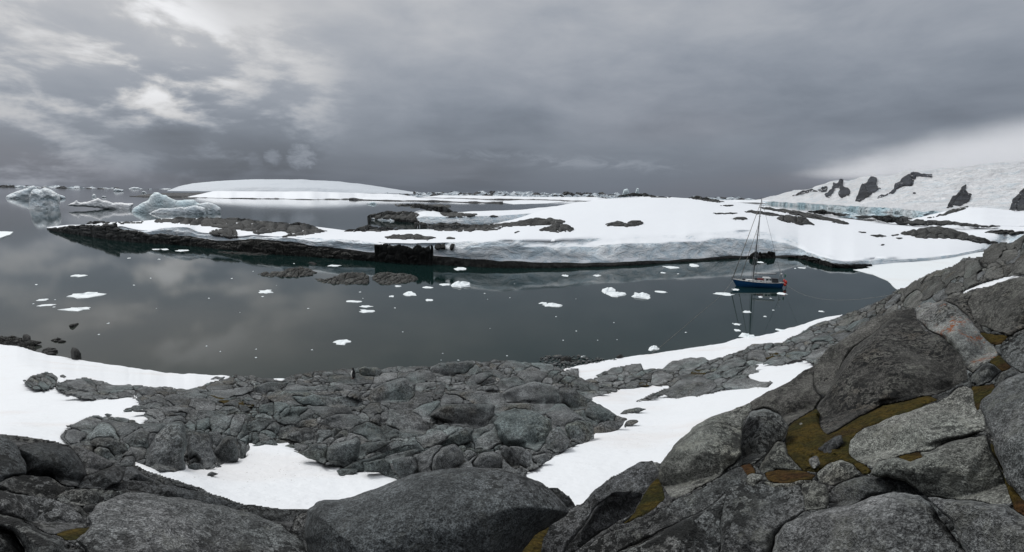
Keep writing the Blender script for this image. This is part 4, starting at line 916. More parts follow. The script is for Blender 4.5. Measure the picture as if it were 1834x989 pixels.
 ([(1480, 900), (1490, 875), (1515, 862), (1545, 853), (1590, 856), (1625, 866), (1655, 886), (1640, 887), (1600, 882), (1560, 892), (1520, 907), (1485, 914)], 'black crusted hump of rock behind the wide domed boulder', ROCK_NEAR, dict(T=.5)),
 ([(1440, 917), (1432, 890), (1440, 870), (1460, 860), (1478, 870), (1484, 890), (1480, 914)], 'narrow pale folded rock left of the black crusted hump', ROCK_PALE, dict(T=.4)),
 ([(1298, 880), (1330, 868), (1380, 870), (1432, 868), (1436, 890), (1440, 917), (1410, 940), (1388, 960), (1383, 989), (1380, 1100), (1296, 1100), (1292, 989), (1292, 940)], 'grooved grey rock left of the wide domed boulder at the bottom', ROCK_NEAR, dict(T=.35, crack=.015)),
 ([(1134, 940), (1170, 925), (1215, 897), (1250, 880), (1290, 854), (1330, 836), (1342, 850), (1330, 866), (1298, 882), (1260, 915), (1200, 945), (1140, 975), (1100, 992), (1060, 1100), (1008, 1100), (1030, 1000), (1080, 960), (1110, 948)], 'rough black and grey rib of rock running down left from the moss bed', ROCK_NEAR, dict(T=.4, noise=.16)),
 ([(1298, 884), (1292, 940), (1290, 989), (1294, 1100), (1060, 1100), (1100, 992), (1150, 975), (1200, 947), (1258, 918)], 'flat joint faced rock at the bottom edge right of the gully', ROCK_NEAR, dict(T=.3, rnd=.4, crack=.02, crs=.7)),
 ([(1358, 838), (1378, 812), (1395, 790), (1410, 797), (1412, 815), (1425, 830), (1437, 840), (1400, 843), (1365, 848)], 'pale pointed rock at the left of the moss bed', ROCK_PALE, dict(T=.6)),
 ([(1463, 846), (1480, 832), (1505, 823), (1525, 830), (1540, 850), (1520, 862), (1490, 872), (1470, 864)], 'low rounded grey rock at the foot of the moss bed', ROCK_PALE, dict(T=.6)),
 ([(1335, 856), (1345, 847), (1365, 850), (1368, 862), (1352, 873), (1340, 868)], 'small square grey stone below the pale pointed rock', ROCK_PALE, dict(T=.6)),
 ([(1368, 862), (1400, 864), (1455, 862), (1460, 866), (1432, 870), (1380, 872)], 'thin pale ledge under the dark moss strip', ROCK_PALE, dict(T=.4)),
]
defA = dict(T=.5, rnd=.75, steep=1.0, cut=1.2, noise=.10, fine=.022, edge=.05, skirt=.8, crack=.012, tilt=.15, pw=2.0, tk=1.9, expand=1.012)
for p, lb, mt, pr in BO:
    d = dict(defA); d.update(pr); d.update(label=lb, mat=mt, name='boulder'); fA.paint(p, **d)
MO = [([(1412, 765), (1440, 745), (1462, 730), (1463, 748), (1468, 766), (1481, 782), (1513, 766), (1547, 745), (1581, 726), (1600, 722), (1670, 709), (1682, 714), (1644, 732), (1602, 745), (1560, 763), (1539, 776), (1526, 790), (1524, 815), (1547, 832), (1559, 845), (1548, 852), (1525, 832), (1505, 823), (1480, 832), (1463, 845), (1440, 842), (1425, 830), (1412, 815), (1405, 790)], 'wide ochre moss bed between the huge boulder and the pale whaleback'),
      ([(1368, 846), (1400, 842), (1440, 842), (1462, 850), (1455, 862), (1400, 864), (1375, 860)], 'dark red brown moss strip below the moss bed'),
      ([(1326, 834), (1345, 830), (1354, 846), (1336, 852)], 'small olive moss tuft under the rounded dark boulder'),
      ([(1610, 820), (1650, 809), (1656, 818), (1630, 828)], 'reddish moss tuft under the pale whaleback boulder'),
      ([(1766, 772), (1779, 800), (1796, 850), (1816, 885), (1834, 903), (1990, 905), (1990, 985), (1834, 926), (1815, 914), (1810, 890), (1792, 842), (1776, 800)], 'brown moss filling the long crack at the right edge'),
      ([(1742, 692), (1758, 690), (1785, 691), (1780, 703), (1760, 716), (1752, 740), (1743, 712)], 'olive moss between the small dark boulder and the tall slab'),
      ([(1770, 648), (1788, 634), (1800, 648), (1812, 657), (1796, 666), (1784, 656)], 'moss pocket right of the orange lichen boulder'),
      ([(1755, 596), (1785, 600), (1805, 604), (1790, 618), (1775, 616)], 'yellowish moss ledge under the large brown slab'),
      ([(1181, 854), (1186, 870), (1192, 893), (1170, 912), (1150, 924), (1112, 940), (1136, 918), (1150, 887), (1163, 868)], 'rusty moss in the hollow beside the long tongue of rock'),
      ([(985, 942), (975, 970), (958, 1020), (945, 1100), (905, 1100), (925, 1000), (950, 965), (965, 952)], 'dark moss in the gap right of the great central boulder'),
      ([(100, 958), (125, 950), (150, 945), (165, 940), (155, 955), (138, 968), (118, 970)], 'ochre moss hollow at the bottom left')]
mask_m = []
for p, lb in MO:
    m_ = inpoly(fA.wu, fA.wv, p); fA.lab[m_] = -1; mask_m.append((m_, lb))
fA.lab[~zA] = -1
# stones lying on the moss bed are cut out of it last
st = [([(1465, 806), (1478, 795), (1492, 785), (1510, 780), (1514, 796), (1495, 809), (1476, 813)], 'dark grey stone lying on the moss bed', ROCK_CLEAN), ([(1432, 759), (1437, 756), (1446, 766), (1455, 775), (1452, 781), (1444, 776), (1436, 768)], 'small pale elongated stone on the moss bed', ROCK_PALE),
      ([(1450, 822), (1466, 817), (1470, 830), (1458, 838), (1450, 832)], 'small reddish stone at the lower edge of the moss bed', ROCK_ORANGE)]
for p, lb, mt in st: over(fA, p, lb, mt, push=1.4 if 'dark' in lb else 2.0)
over(fA, [(330, 965), (345, 953), (370, 950), (382, 968), (375, 975), (340, 973)], 'small pale hump of rock standing out on the broad whaleback slab', ROCK_PALE, 'boulder', 'boulder', push=2.6)
over(fA, [(268, 1000), (282, 983), (300, 976), (340, 975), (365, 988), (372, 1100), (258, 1100)], 'smooth rock hump at the bottom edge below the whaleback slab', ROCK_CLEAN, 'boulder', 'boulder', push=.35)
rtA = empty('bedrock', Vector(PT(1100, 950, 4.0)), 'dark cracked bedrock showing between the near boulders', 'bedrock')
run(fA, rtA, 'rock_block', lambda l: ROCK_NEAR, defA)
Vx, q = fA.sheet(zA, fA.R*(1.014+.012*uvn(fA.U, fA.V, 22, 4, 8))+.10); mesh('crevice_rock', Vx, q, BACKING, rtA)
for m_, lb in mask_m:
    f_ = np.nonzero(m_.ravel())[0]
    Vx, q = fA.solid(f_, T=.18, rnd=.6, steep=.3, noise=.30, fine=.10, push=-.10, edge=.1, skirt=.4, fq=3.0, tilt=0)
    o = mesh('moss', Vx, q, MOSS); tag(o, lb, 'moss', kind='stuff')

# ------------------------------------------------------------------ rocks standing on the island and the far shores
allv = []; allf = []; off = 0
for v_, f_ in BV: allv.append(v_); allf.append(f_+off); off += len(v_)
ISL = BVHTree.FromPolygons(np.concatenate(allv).tolist(), np.concatenate(allf).tolist())
camv = Vector((0, 0, CAMZ))
def shoreb(U, V): return RW(U, pl_(shore, U)+.6, 0)-.2
def baseIsl(U, V):
    D = ray(U, V); R = np.full(U.shape, np.nan); wat = RW(U, V, 0.0)
    for i in range(U.shape[0]):
        for j in range(U.shape[1]):
            d = Vector(D[i, j]); h = ISL.ray_cast(camv, d.normalized())
            if h[0] is not None and h[0].z > -.3: R[i, j] = math.hypot(h[0].x, h[0].y)
    land = ~np.isnan(R); last = np.full(U.shape[1], np.nan)
    for i in range(U.shape[0]-1, -1, -1):          # above a crest: carry the distance of the crest upward
        bad = np.isnan(R[i]); w = np.where(D[i, :, 2] < -.004, wat[i], 9e9)
        fill = np.where(~np.isnan(last), last, np.where(w < 8e8, w, 3000.0))
        R[i] = np.where(bad, np.where(~np.isnan(last), fill, fill), R[i]); last = R[i].copy()
    return R
def outcrop(poly, label, cw=14, ch=7, ang=0, mat=None, T=.9, steep=.85, step=1.5, single=False, name='rock_outcrop', cat='rock outcrop', base=None, seed=5, warp=2.0, part='rock_slab', group=None, push=.5, vary=1, noise=.22, skz=None, nosk=0):
    A = np.array(poly, float); box = (A[:, 0].min()-3, A[:, 0].max()+3, A[:, 1].min()-3, A[:, 1].max()+3)
    f = Field(box, step, base or baseIsl, warp=warp, wscale=8, seed=seed+int(A[0, 0]) % 97)
    f.R = f.R-.35
    pr = dict(T=T, steep=steep, rnd=.8, noise=noise, fine=.08, edge=.1, skirt=1.6, tilt=.5, push=push, vary=vary, pw=2.0, cols=True, expand=1.14 if not single else 1.0, skz=skz if skz is not None else (-.6 if not nosk and (mat is ROCK_BLACK or base is not None) else None))
    mt = mat or ROCK_FAR
    if single:
        fc = np.nonzero(inpoly(f.wu, f.wv, poly).ravel())[0]
        if len(fc) < 4: return
        Vx, q = f.solid(fc, **dict(pr, vary=0)); o = mesh('rock' if name == 'rock_outcrop' else name, Vx, q, mt); tag(o, label, cat if name != 'rock_outcrop' else 'rock', group); return o
    f.shatter(poly, cw, ch, ang, seed)
    i, j = np.unravel_index(np.argmin(abs(f.U-A[:, 0].mean())+abs(f.V-A[:, 1].max())), f.U.shape)
    root = empty(name, Vector(PT(f.U[i, j], f.V[i, j], f.R[i, j])), label, cat, group)
    run(f, root, part, lambda l: mt, pr)
    return root
outcrop([(86, 411), (100, 407), (140, 404), (153, 403), (190, 402), (215, 401), (205, 407), (240, 413), (262, 418), (300, 420), (340, 424), (380, 432), (340, 435), (300, 432), (240, 429), (200, 426), (150, 419), (110, 414)], 'low dark rock point at the left tip of the long island', 16, 6, 4, base=shoreb, steep=.2)
outcrop([(150, 402), (160, 397), (180, 396), (200, 398), (245, 397), (258, 396), (256, 400), (215, 401), (190, 401)], 'thin line of rocks behind the snow at the left tip of the island', 12, 4, 2)
outcrop([(272, 398), (285, 391), (305, 393), (318, 389), (345, 391), (385, 390), (425, 391), (460, 394), (490, 397), (520, 400), (545, 399), (560, 404), (588, 416), (560, 420), (520, 424), (502, 425), (520, 418), (500, 414), (480, 418), (462, 419), (445, 413), (425, 412), (400, 409), (365, 404), (330, 402), (320, 399), (300, 399)], 'long lumpy dark rock outcrop along the back of the island at left', 19, 9, -8, seed=8)
outcrop([(371, 420), (378, 413), (395, 409), (410, 407), (422, 412), (425, 420), (428, 425), (412, 427), (395, 425)], 'rounded dark rock hump ringed by snow left of the island centre', 13, 8, 10)
outcrop([(360, 431), (400, 437), (450, 431), (500, 435), (560, 443), (622, 451), (645, 460), (640, 468), (600, 464), (560, 460), (500, 456), (450, 452), (400, 447), (355, 441)], 'black rocky shore ledge under the left half of the island snow', 20, 6, 6, mat=ROCK_SHORE, T=.6, base=shoreb, steep=.2, skz=-.6)
outcrop([(280, 424), (330, 427), (372, 432), (366, 438), (330, 438), (285, 433)], 'black rocky shore ledge with weed below the left island snow', 16, 5, 6, mat=ROCK_SHORE, T=.6, base=shoreb, steep=.2, skz=-.6)
outcrop([(612, 413), (626, 409), (640, 411), (630, 414)], 'small dark rock knob on the island skyline left of centre', 9, 5, single=True)
outcrop([(632, 414), (640, 408), (652, 402), (668, 405), (690, 406), (708, 409), (735, 409), (700, 413), (660, 415)], 'jagged rock ridge on the back of the island above the black cliff', 14, 7, -20)
outcrop([(686, 427), (705, 421), (730, 419), (755, 421), (770, 424), (784, 427), (765, 429), (720, 429)], 'flat grey lens of rock in the snow above the black cliff', 26, 9, 0)
outcrop([(797, 426), (805, 424), (817, 425), (814, 428), (800, 428)], 'tiny flat rock in the snow right of the grey lens', single=True)
outcrop([(762, 408), (790, 400), (815, 398), (835, 402), (870, 403), (905, 400), (935, 395), (965, 390), (1000, 393), (1018, 400), (990, 404), (950, 404), (900, 407), (862, 413), (830, 415), (805, 413), (780, 412)], 'long dark rock band behind the snow shelf in the middle of the island', 22, 7, -6, seed=9)
outcrop([(958, 413), (975, 407), (1000, 402), (1016, 402), (1031, 410), (1020, 415), (995, 417), (975, 413)], 'dark rounded rock at the right end of the long rock band', 16, 9, 20)
outcrop([(860, 411), (885, 409), (902, 408), (890, 412), (868, 414)], 'sliver of rock in the snow below the long rock band', single=True)
outcrop([(914, 417), (930, 415), (936, 416), (925, 418)], 'tiny grey rock in the open snow right of centre', single=True)
outcrop([(1079, 404), (1090, 399), (1105, 396), (1120, 399), (1135, 395), (1152, 397), (1152, 401), (1140, 406), (1110, 405)], 'pair of joined dark rocks alone on the big snow slope', 26, 10, 0)
outcrop([(1098, 354), (1112, 349), (1130, 346), (1150, 346), (1175, 350), (1200, 353), (1225, 356), (1262, 359), (1290, 362), (1280, 361), (1230, 355.5), (1190, 353.5), (1150, 351.6), (1120, 352.5)], 'thin dark rock crest along the top of the white hill', 16, 4, 6, step=1.0, T=1.0)
outcrop([(1230, 354), (1250, 351), (1262, 354), (1300, 362), (1290, 364), (1262, 360)], 'rock knob on the right shoulder of the white hill', 12, 5, 10, step=1.0)
outcrop([(1283, 368), (1300, 367), (1318, 369), (1300, 370.5)], 'flat dark rock strip high on the right of the white hill', 16, 5, step=1.0)
outcrop([(1274, 382), (1300, 381), (1325, 381), (1310, 383.5), (1285, 384)], 'thin flat rock on the snow right of the mast', 18, 5, step=1.0, single=True)
outcrop([(1310, 391), (1322, 387), (1336, 389), (1340, 393), (1322, 394)], 'small rounded rock on the snow just left of the mast', single=True)
outcrop([(1330, 379), (1350, 377), (1375, 379), (1395, 384), (1410, 388), (1380, 386), (1345, 382)], 'long flat rock ledge crossing behind the mast', 20, 5, 8, step=1.0)
outcrop([(1388, 391), (1400, 387), (1425, 387), (1445, 391), (1457, 402), (1435, 403), (1410, 398), (1395, 394)], 'dark humped rock on the snow right of the mast', 20, 8, 15)
outcrop([(1355, 369), (1385, 373), (1430, 378), (1460, 384), (1500, 392), (1528, 402), (1505, 401), (1470, 394), (1430, 387), (1400, 381), (1365, 374)], 'long dark rock rib descending to the frozen pool', 24, 6, 14, step=1.2)
outcrop([(1440, 377), (1470, 376), (1520, 385), (1515, 387), (1470, 384)], 'dark rock rib on the far side of the frozen pool', 20, 5, 10, step=1.2)
outcrop([(1560, 388), (1590, 387), (1610, 390), (1628, 395), (1620, 400), (1590, 398), (1570, 394)], 'flat dark skerry rocks beyond the frozen pool', 20, 6, 8, step=1.2)
outcrop([(1590, 399), (1630, 394), (1680, 395), (1740, 401), (1795, 405), (1760, 408), (1700, 404), (1640, 404)], 'long thin rock strip on the frozen flat below the snow mound', 24, 5, 4, step=1.2)
outcrop([(1652, 392), (1680, 386), (1705, 375), (1725, 370.5), (1738, 370), (1720, 377), (1690, 386), (1665, 391)], 'brown rock spine climbing the snow mound at the right', 18, 7, -25, step=1.2)
outcrop([(1610, 418), (1622, 414), (1650, 409), (1680, 405), (1710, 412), (1735, 420), (1765, 428), (1790, 436), (1770, 437), (1730, 430), (1715, 428), (1690, 426), (1680, 428), (1650, 427), (1630, 421)], 'broad dark rock back on the snow with a long tail to the right', 26, 11, 14)
outcrop([(1592, 421), (1605, 419), (1612, 421), (1600, 423)], 'small dark rock just left of the broad rock back', single=True)
outcrop([(1556, 421), (1575, 419), (1590, 422), (1570, 424)], 'flat rock sliver in the snow left of the broad rock back', single=True)
outcrop([(1572, 437), (1580, 435.5), (1588, 437), (1580, 439)], 'lone tiny dark rock in the snow above the sea ice', single=True)
outcrop([(1603, 427), (1610, 425.5), (1618, 427), (1610, 428.5)], 'tiny dark dot of rock below the broad rock back', single=True)
outcrop([(1536, 415), (1550, 414.5), (1556, 417), (1540, 417)], 'thin sliver of rock near the edge of the frozen flat', single=True)
outcrop([(1760, 416), (1790, 411), (1834, 414), (1900, 416), (1900, 422), (1834, 420), (1790, 420)], 'dark rocks on the frozen flat at the right edge', 24, 6, 3)
outcrop([(656, 389), (668, 384), (690, 378), (705, 379), (722, 378), (742, 380), (752, 383), (742, 392), (760, 400), (790, 402), (760, 404), (725, 396), (700, 393), (675, 392)], 'jagged dark rock point at the left end of the rear peninsula', 15, 8, -25, skz=-.5)
outcrop([(708, 368), (735, 365), (765, 366), (775, 369), (800, 372), (812, 379), (845, 385), (830, 388), (800, 389), (785, 381), (770, 376), (740, 372)], 'dark rock group between the peninsula snow and the water', 16, 6, 8)
outcrop([(800, 384), (830, 381), (862, 384), (845, 388), (812, 389)], 'flat dark rock on the peninsula snow', 18, 6)
outcrop([(874, 388), (885, 385), (894, 387), (885, 390)], 'small flat rock at the right of the peninsula snow', single=True)
# black cliff in the ice front, its side windows and the second cliff behind the yacht
def ontop(U, V): return np.minimum(baseIsl(U, V), RW(U, np.maximum(V, 440), 0)+3)-.1
def cliff_base(vw):
    def f(U, V):
        r = baseIsl(U, V); return np.where(r > 900, np.nanmedian(r), r)-.45
    return f
outcrop([(670, 440), (682, 437), (700, 440), (716, 439), (732, 443), (752, 439), (772, 440), (773, 449), (762, 457), (742, 459), (752, 467), (712, 468), (680, 466), (625, 461), (622, 456), (640, 457), (676, 458), (690, 448)], 'black columned rock cliff breaking through the ice front', 12, 20, 3, mat=ROCK_BLACK, T=.5, steep=.2, base=shoreb, part='rock_column', warp=4.5)
for p, lb in [([(780, 437), (789, 436), (790, 446), (784, 449), (779, 445)], 'black rock window in the ice nearest the cliff'), ([(790, 437), (797, 436), (799, 446), (791, 448)], 'black rock window in the ice, middle of three'), ([(808, 436), (814, 436), (814, 447), (808, 450), (806, 442)], 'narrow black rock window in the ice, farthest right of three')]:
    outcrop(p, lb, single=True, mat=ROCK_BLACK, T=.5, steep=.2, base=lambda U, V: baseIsl(U, V)-.5, skz=None, nosk=1, step=1.2)
outcrop([(1342, 455), (1350, 452), (1362, 451), (1365, 453), (1378, 450), (1388, 451), (1390, 466), (1360, 468), (1342, 466)], 'black rock cliff at the waterline behind the yacht', 9, 14, 3, mat=ROCK_BLACK, T=.5, steep=.2, base=shoreb, part='rock_column', push=1.0)
outcrop([(1410, 459), (1430, 458), (1452, 459), (1470, 465), (1500, 474), (1560, 472), (1562, 478), (1530, 482), (1490, 482), (1462, 474), (1440, 467), (1412, 464)], 'low ledges of dark rock under the snow edge right of the yacht', 20, 5, 10, mat=ROCK_BLACK, base=shoreb, steep=.2)
# skerries and boulders standing in the water
def baseW(z=0.0):
    return lambda U, V: RW(U, V, -.15)
sk = lambda p, lb, **k: outcrop(p, lb, k.pop('cw', 12), k.pop('ch', 8), k.pop('ang', -30), mat=k.pop('mat', ROCK_SKERRY), T=k.pop('T', .8), steep=.72, base=baseW(), name='skerry', cat='skerry', part='rock_slab', push=.8, **k)
sk([(459, 491), (475, 487), (508, 487), (520, 481), (540, 479), (558, 481), (570, 489), (555, 495), (520, 497), (480, 496)], 'low pale crusted skerry, leftmost of the three in the cove')
sk([(562, 500), (590, 498), (615, 490), (635, 487), (650, 489), (665, 498), (660, 508), (625, 511), (580, 508)], 'dark striped skerry, middle of the three in the cove')
sk([(664, 499), (672, 490), (700, 488), (730, 490), (750, 498), (740, 506), (700, 511), (675, 508)], 'rounded dark striped skerry, rightmost of the three in the cove')
sk([(700, 368), (720, 365), (750, 366), (785, 366), (820, 369), (800, 372), (740, 371)], 'flat dark skerry in the open water beyond the peninsula', cw=16, ch=4, ang=0)
def wrock(p, lb, mat=None, **k):
    return outcrop(p, lb, single=True, mat=mat or ROCK_NEARW, T=k.pop('T', .9), steep=.9, base=baseW(), name='boulder', cat='boulder', push=.7, warp=1.2, step=1.2, noise=.12, **k)
ROCK_NEARW = rock_mat('wet_boulder', (.035, .036, .035), 1.0, pale=.1, green=0)
wrock([(127, 643), (127, 630), (131, 621), (140, 626), (146, 634), (142, 643), (134, 644)], 'black pointed boulder standing at the edge of the left shore snow')
wrock([(40, 607), (41, 600), (50, 598), (56, 603), (56, 612), (46, 613)], 'black round boulder in the shallows at the left edge')
wrock([(26, 608), (30, 603), (36, 605), (36, 611), (28, 611)], 'small black boulder just left of the round boulder in the shallows')
wrock([(122, 582), (130, 580), (142, 579), (134, 586), (124, 587)], 'dark floating lump with a pale top off the left beach', mat=ROCK_SKERRY)
wrock([(1105, 637), (1112, 634), (1118, 638), (1112, 643), (1104, 642)], 'small black stone at the water edge left of the shore snow strip')
wrock([(1003, 641), (1012, 638), (1024, 641), (1022, 649), (1006, 650)], 'rounded dark stone on the pebble beach behind the big outcrop')
outcrop([(548, 470), (560, 469), (572, 473), (560, 475)], 'flat dark rock awash below the island shore', single=True, mat=ROCK_BLACK, base=baseW(), name='skerry', cat='skerry', push=.6)
outcrop([(378, 450), (430, 452), (500, 455), (470, 457), (420, 456)], 'long black rock awash just off the island shore at left', 20, 5, mat=ROCK_BLACK, base=baseW(), name='skerry', cat='skerry', push=.6)

# beach pebbles: loose stones nobody could count
def pebbles(name, poly, n, size, label, z=.03, mats=None, seed=1):
    rng = np.random.RandomState(seed); A = np.array(poly, float); Vs = []; Fs = []; o_ = 0
    ico = np.array([(0, 0, 1), (.9, 0, .3), (.28, .85, .3), (-.72, .53, .35), (-.72, -.53, .3), (.28, -.85, .3), (0, 0, -.4)]); tf = [(0, 1, 2), (0, 2, 3), (0, 3, 4), (0, 4, 5), (0, 5, 1), (6, 2, 1), (6, 3, 2), (6, 4, 3), (6, 5, 4), (6, 1, 5)]
    while len(Vs) < n:
        u = rng.uniform(A[:, 0].min(), A[:, 0].max()); v = rng.uniform(A[:, 1].min(), A[:, 1].max())
        if not inpoly(np.array([u]), np.array([v]), poly)[0]: continue
        p = PZ(np.array(u), np.array(v), z); s_ = size*np.exp(rng.normal(0, .5)); a = rng.uniform(0, 6.3)
        X = ico*(1+.3*rng.uniform(-1, 1, (7, 1)))*np.array([s_, s_*rng.uniform(.5, 1), s_*rng.uniform(.4, .8)])
        X = X@np.array([[math.cos(a), math.sin(a), 0], [-math.sin(a), math.cos(a), 0], [0, 0, 1]])
        Vs.append(X+p); Fs.append(np.array(tf)+o_); o_ += 7
    o = mesh(name, np.concatenate(Vs), np.concatenate(Fs), mats); tag(o, label, 'pebbles', kind='stuff')
pebbles('pebble_beach', [(965, 645), (975, 638), (1000, 636), (1040, 638), (1100, 645), (1110, 650), (1060, 658), (1010, 662), (975, 656)], 420, .16, 'dark pebbles and shingle on the beach behind the big outcrop', .02, ROCK_MID, 2)
pebbles('pebble_beach', [(-40, 600), (0, 604), (30, 606), (60, 614), (62, 628), (40, 622), (0, 617), (-40, 613)], 500, .22, 'dark shingle at the left edge of the shore snow', .05, ROCK_SKERRY, 3)
pebbles('pebble_beach', [(76, 629), (90, 626), (100, 630), (92, 636), (80, 634)], 60, .28, 'small patch of dark shingle at the snow edge', .0, ROCK_NEARW, 4)
pebbles('pebble_beach', [(90, 608), (105, 609), (119, 613), (112, 614), (98, 612)], 50, .22, 'line of small dark stones awash off the left beach', .0, ROCK_NEARW, 5)

# ------------------------------------------------------------------ dark rock faces on the mountain
def mtn_face(p, seed):
    A = np.array(p, float); f = Field((A[:, 0].min()-3, A[:, 0].max()+3, A[:, 1].min()-3, A[:, 1].max()+3), 1.2, baseIsl, warp=4.2, wscale=11, seed=seed)
    f.shatter(p, 26, 30, 20, seed)
    run(f, MTN, 'rock_face', lambda l: ROCK_MTN, dict(T=.35, steep=.15, rnd=.6, noise=.35, fine=.25, edge=.0, skirt=.6, tilt=.1, push=.35, pw=2))
for k, p in enumerate([[(1417, 350), (1440, 343), (1458, 341), (1470, 339), (1450, 347), (1432, 350)], [(1463, 341), (1475, 334), (1484, 335), (1478, 341)], [(1479, 350), (1488, 336), (1498, 324), (1508, 322), (1510, 330), (1520, 340), (1519, 348), (1508, 355), (1503, 348), (1505, 337), (1496, 335), (1488, 352), (1481, 354)],
        [(1529, 359), (1537, 345), (1548, 330), (1560, 317), (1572, 317), (1571, 326), (1566, 332), (1582, 335), (1572, 343), (1552, 352), (1541, 360)], [(1561, 364), (1580, 352), (1598, 345), (1600, 333), (1612, 322), (1622, 312), (1640, 309), (1671, 309), (1670, 318), (1650, 316), (1641, 318), (1636, 330), (1620, 333), (1608, 340), (1605, 345), (1590, 352), (1572, 360)],
        [(1632, 345), (1637, 342), (1640, 345), (1636, 348)], [(1695, 372), (1706, 352), (1716, 345), (1722, 335), (1733, 328), (1728, 342), (1738, 350), (1736, 360), (1725, 366), (1705, 374)], [(1806, 377), (1812, 362), (1820, 350), (1834, 336), (1860, 325), (1850, 350), (1834, 378)]]):
    mtn_face(p, 31+k)

# ------------------------------------------------------------------ icebergs
def berg(name, poly, label, cat='iceberg', mat=None, T=.8, rnd=.8, noise=.12, vb=None, step=1.2, group=None, tilt=.1, fq=1.0, seed=3, dist=None, depth=1.0, crack=.0):
    A = np.array(poly, float); vb = vb or A[:, 1].max()
    pts = [(u, v if v < vb-1 else v+(vb-A[:, 1].min())*.3) for u, v in poly]
    B = np.array(pts); f = Field((B[:, 0].min()-3, B[:, 0].max()+3, B[:, 1].min()-3, B[:, 1].max()+3), step, lambda U, V: U*0+1, warp=1.0, wscale=10, seed=seed)
    wd_ = (A[:, 0].max()-A[:, 0].min())
    r0_ = dist or float(RW(A[:, 0].mean(), vb)); hin = min(wd_, (vb-A[:, 1].min())*1.6)*.5*r0_/F*T*depth
    f.R[:] = r0_+hin*.9
    fc = np.nonzero(inpoly(f.wu, f.wv, pts).ravel())[0]
    if len(fc) < 3: return None
    Vx, q = f.solid(fc, T=T, rnd=rnd, steep=0, noise=noise, fine=noise*.35, edge=0, tilt=tilt, back=True, fq=fq, crack=crack)
    o = mesh(name, Vx, q, mat or ICE_BERG); tag(o, label, cat, group); return o
berg('iceberg', [(9, 356), (10, 351), (22, 346), (38, 340), (50, 337), (53, 334), (60, 332), (68, 337), (62, 350), (52, 356)], 'long wedge shaped iceberg rising to the right behind the blocky one', T=.6, noise=.2)
berg('iceberg', [(96, 354), (100, 346), (106, 348), (110, 351), (118, 353), (116, 356)], 'little white iceberg showing right behind the blocky one', T=.6)
berg('iceberg', [(50, 373), (53, 360), (52, 352), (58, 340), (66, 338), (72, 340), (80, 335), (88, 338), (98, 343), (104, 347), (108, 356), (107, 364), (109, 374)], 'blocky grey blue iceberg standing upright at far left', T=.5, rnd=.5, noise=.22, fq=1.6)
o_ = berg('iceberg', [(120, 368), (126, 364), (134, 362), (138, 358), (142, 363), (158, 361), (168, 358), (175, 354), (184, 359), (195, 361), (199, 363), (230, 364), (240, 365), (232, 376), (180, 373), (140, 370)], 'flat white floe iceberg with a small peak left of the blue iceberg', T=.8, mat=ice_mat('berg_snow', (.84, .88, .91), (.90, .92, .94), .2), vb=375, rnd=.7)
berg('iceberg', [(228, 379), (240, 372), (252, 365), (265, 358), (268, 351), (276, 345), (284, 344), (290, 350), (296, 349), (304, 354), (318, 360), (332, 358), (347, 357), (352, 362), (358, 365), (362, 372), (352, 382), (300, 383), (260, 380)], 'pale blue iceberg with a pointed peak, its curved back wall', T=.45, rnd=.5, mat=ICE_BLUE, noise=.07, vb=380)
berg('iceberg', [(262, 382), (276, 378), (286, 374), (310, 373), (335, 371), (350, 368), (360, 370), (368, 372), (370, 382), (330, 384), (290, 384)], 'low scalloped front ledge of the pale blue iceberg', 'iceberg', T=.6, mat=ICE_BERG, vb=383, noise=.15)
berg('iceberg', [(352, 366), (366, 363), (378, 363), (388, 367), (396, 374), (395, 380), (372, 382), (360, 374)], 'rounded white right arm of the pale blue iceberg', 'iceberg', T=.7, mat=ICE_BERG, vb=381, noise=.18)
for p, lb in [([(163, 352), (166, 347), (171, 348), (173, 353)], 'tiny white iceberg above the peak of the flat floe'), ([(181, 352), (184, 350), (190, 352), (189, 354)], 'tiny low iceberg right of the floe peak'),
              ([(203, 341), (206, 338), (222, 340), (220, 343), (205, 343)], 'small dark sided floe in open water beyond the floe iceberg'), ([(228, 338), (240, 335), (251, 337), (249, 339), (232, 339)], 'small flat white floe on the left horizon'),
              ([(252, 345), (256, 342), (262, 344), (264, 346)], 'tiny pale iceberg left of the peak of the blue iceberg'), ([(657, 364), (664, 362), (671, 363), (675, 366), (658, 366)], 'small bright blue floe in open water beyond the island'),
              ([(1114, 349), (1117, 340), (1123, 338), (1126, 342), (1126, 349)], 'blue iceberg peak showing above the white hill, left one'), ([(1133, 348), (1138, 345), (1140, 337), (1144, 337), (1145, 349)], 'blue iceberg spire showing above the white hill, right one')]:
    hb = 'above' in lb and 'hill' in lb
    berg('iceberg', p, lb, T=.8, mat=ICE_BLUE if hb or 'bright' in lb else ICE_BERG, step=.8, dist=1400 if hb else None)
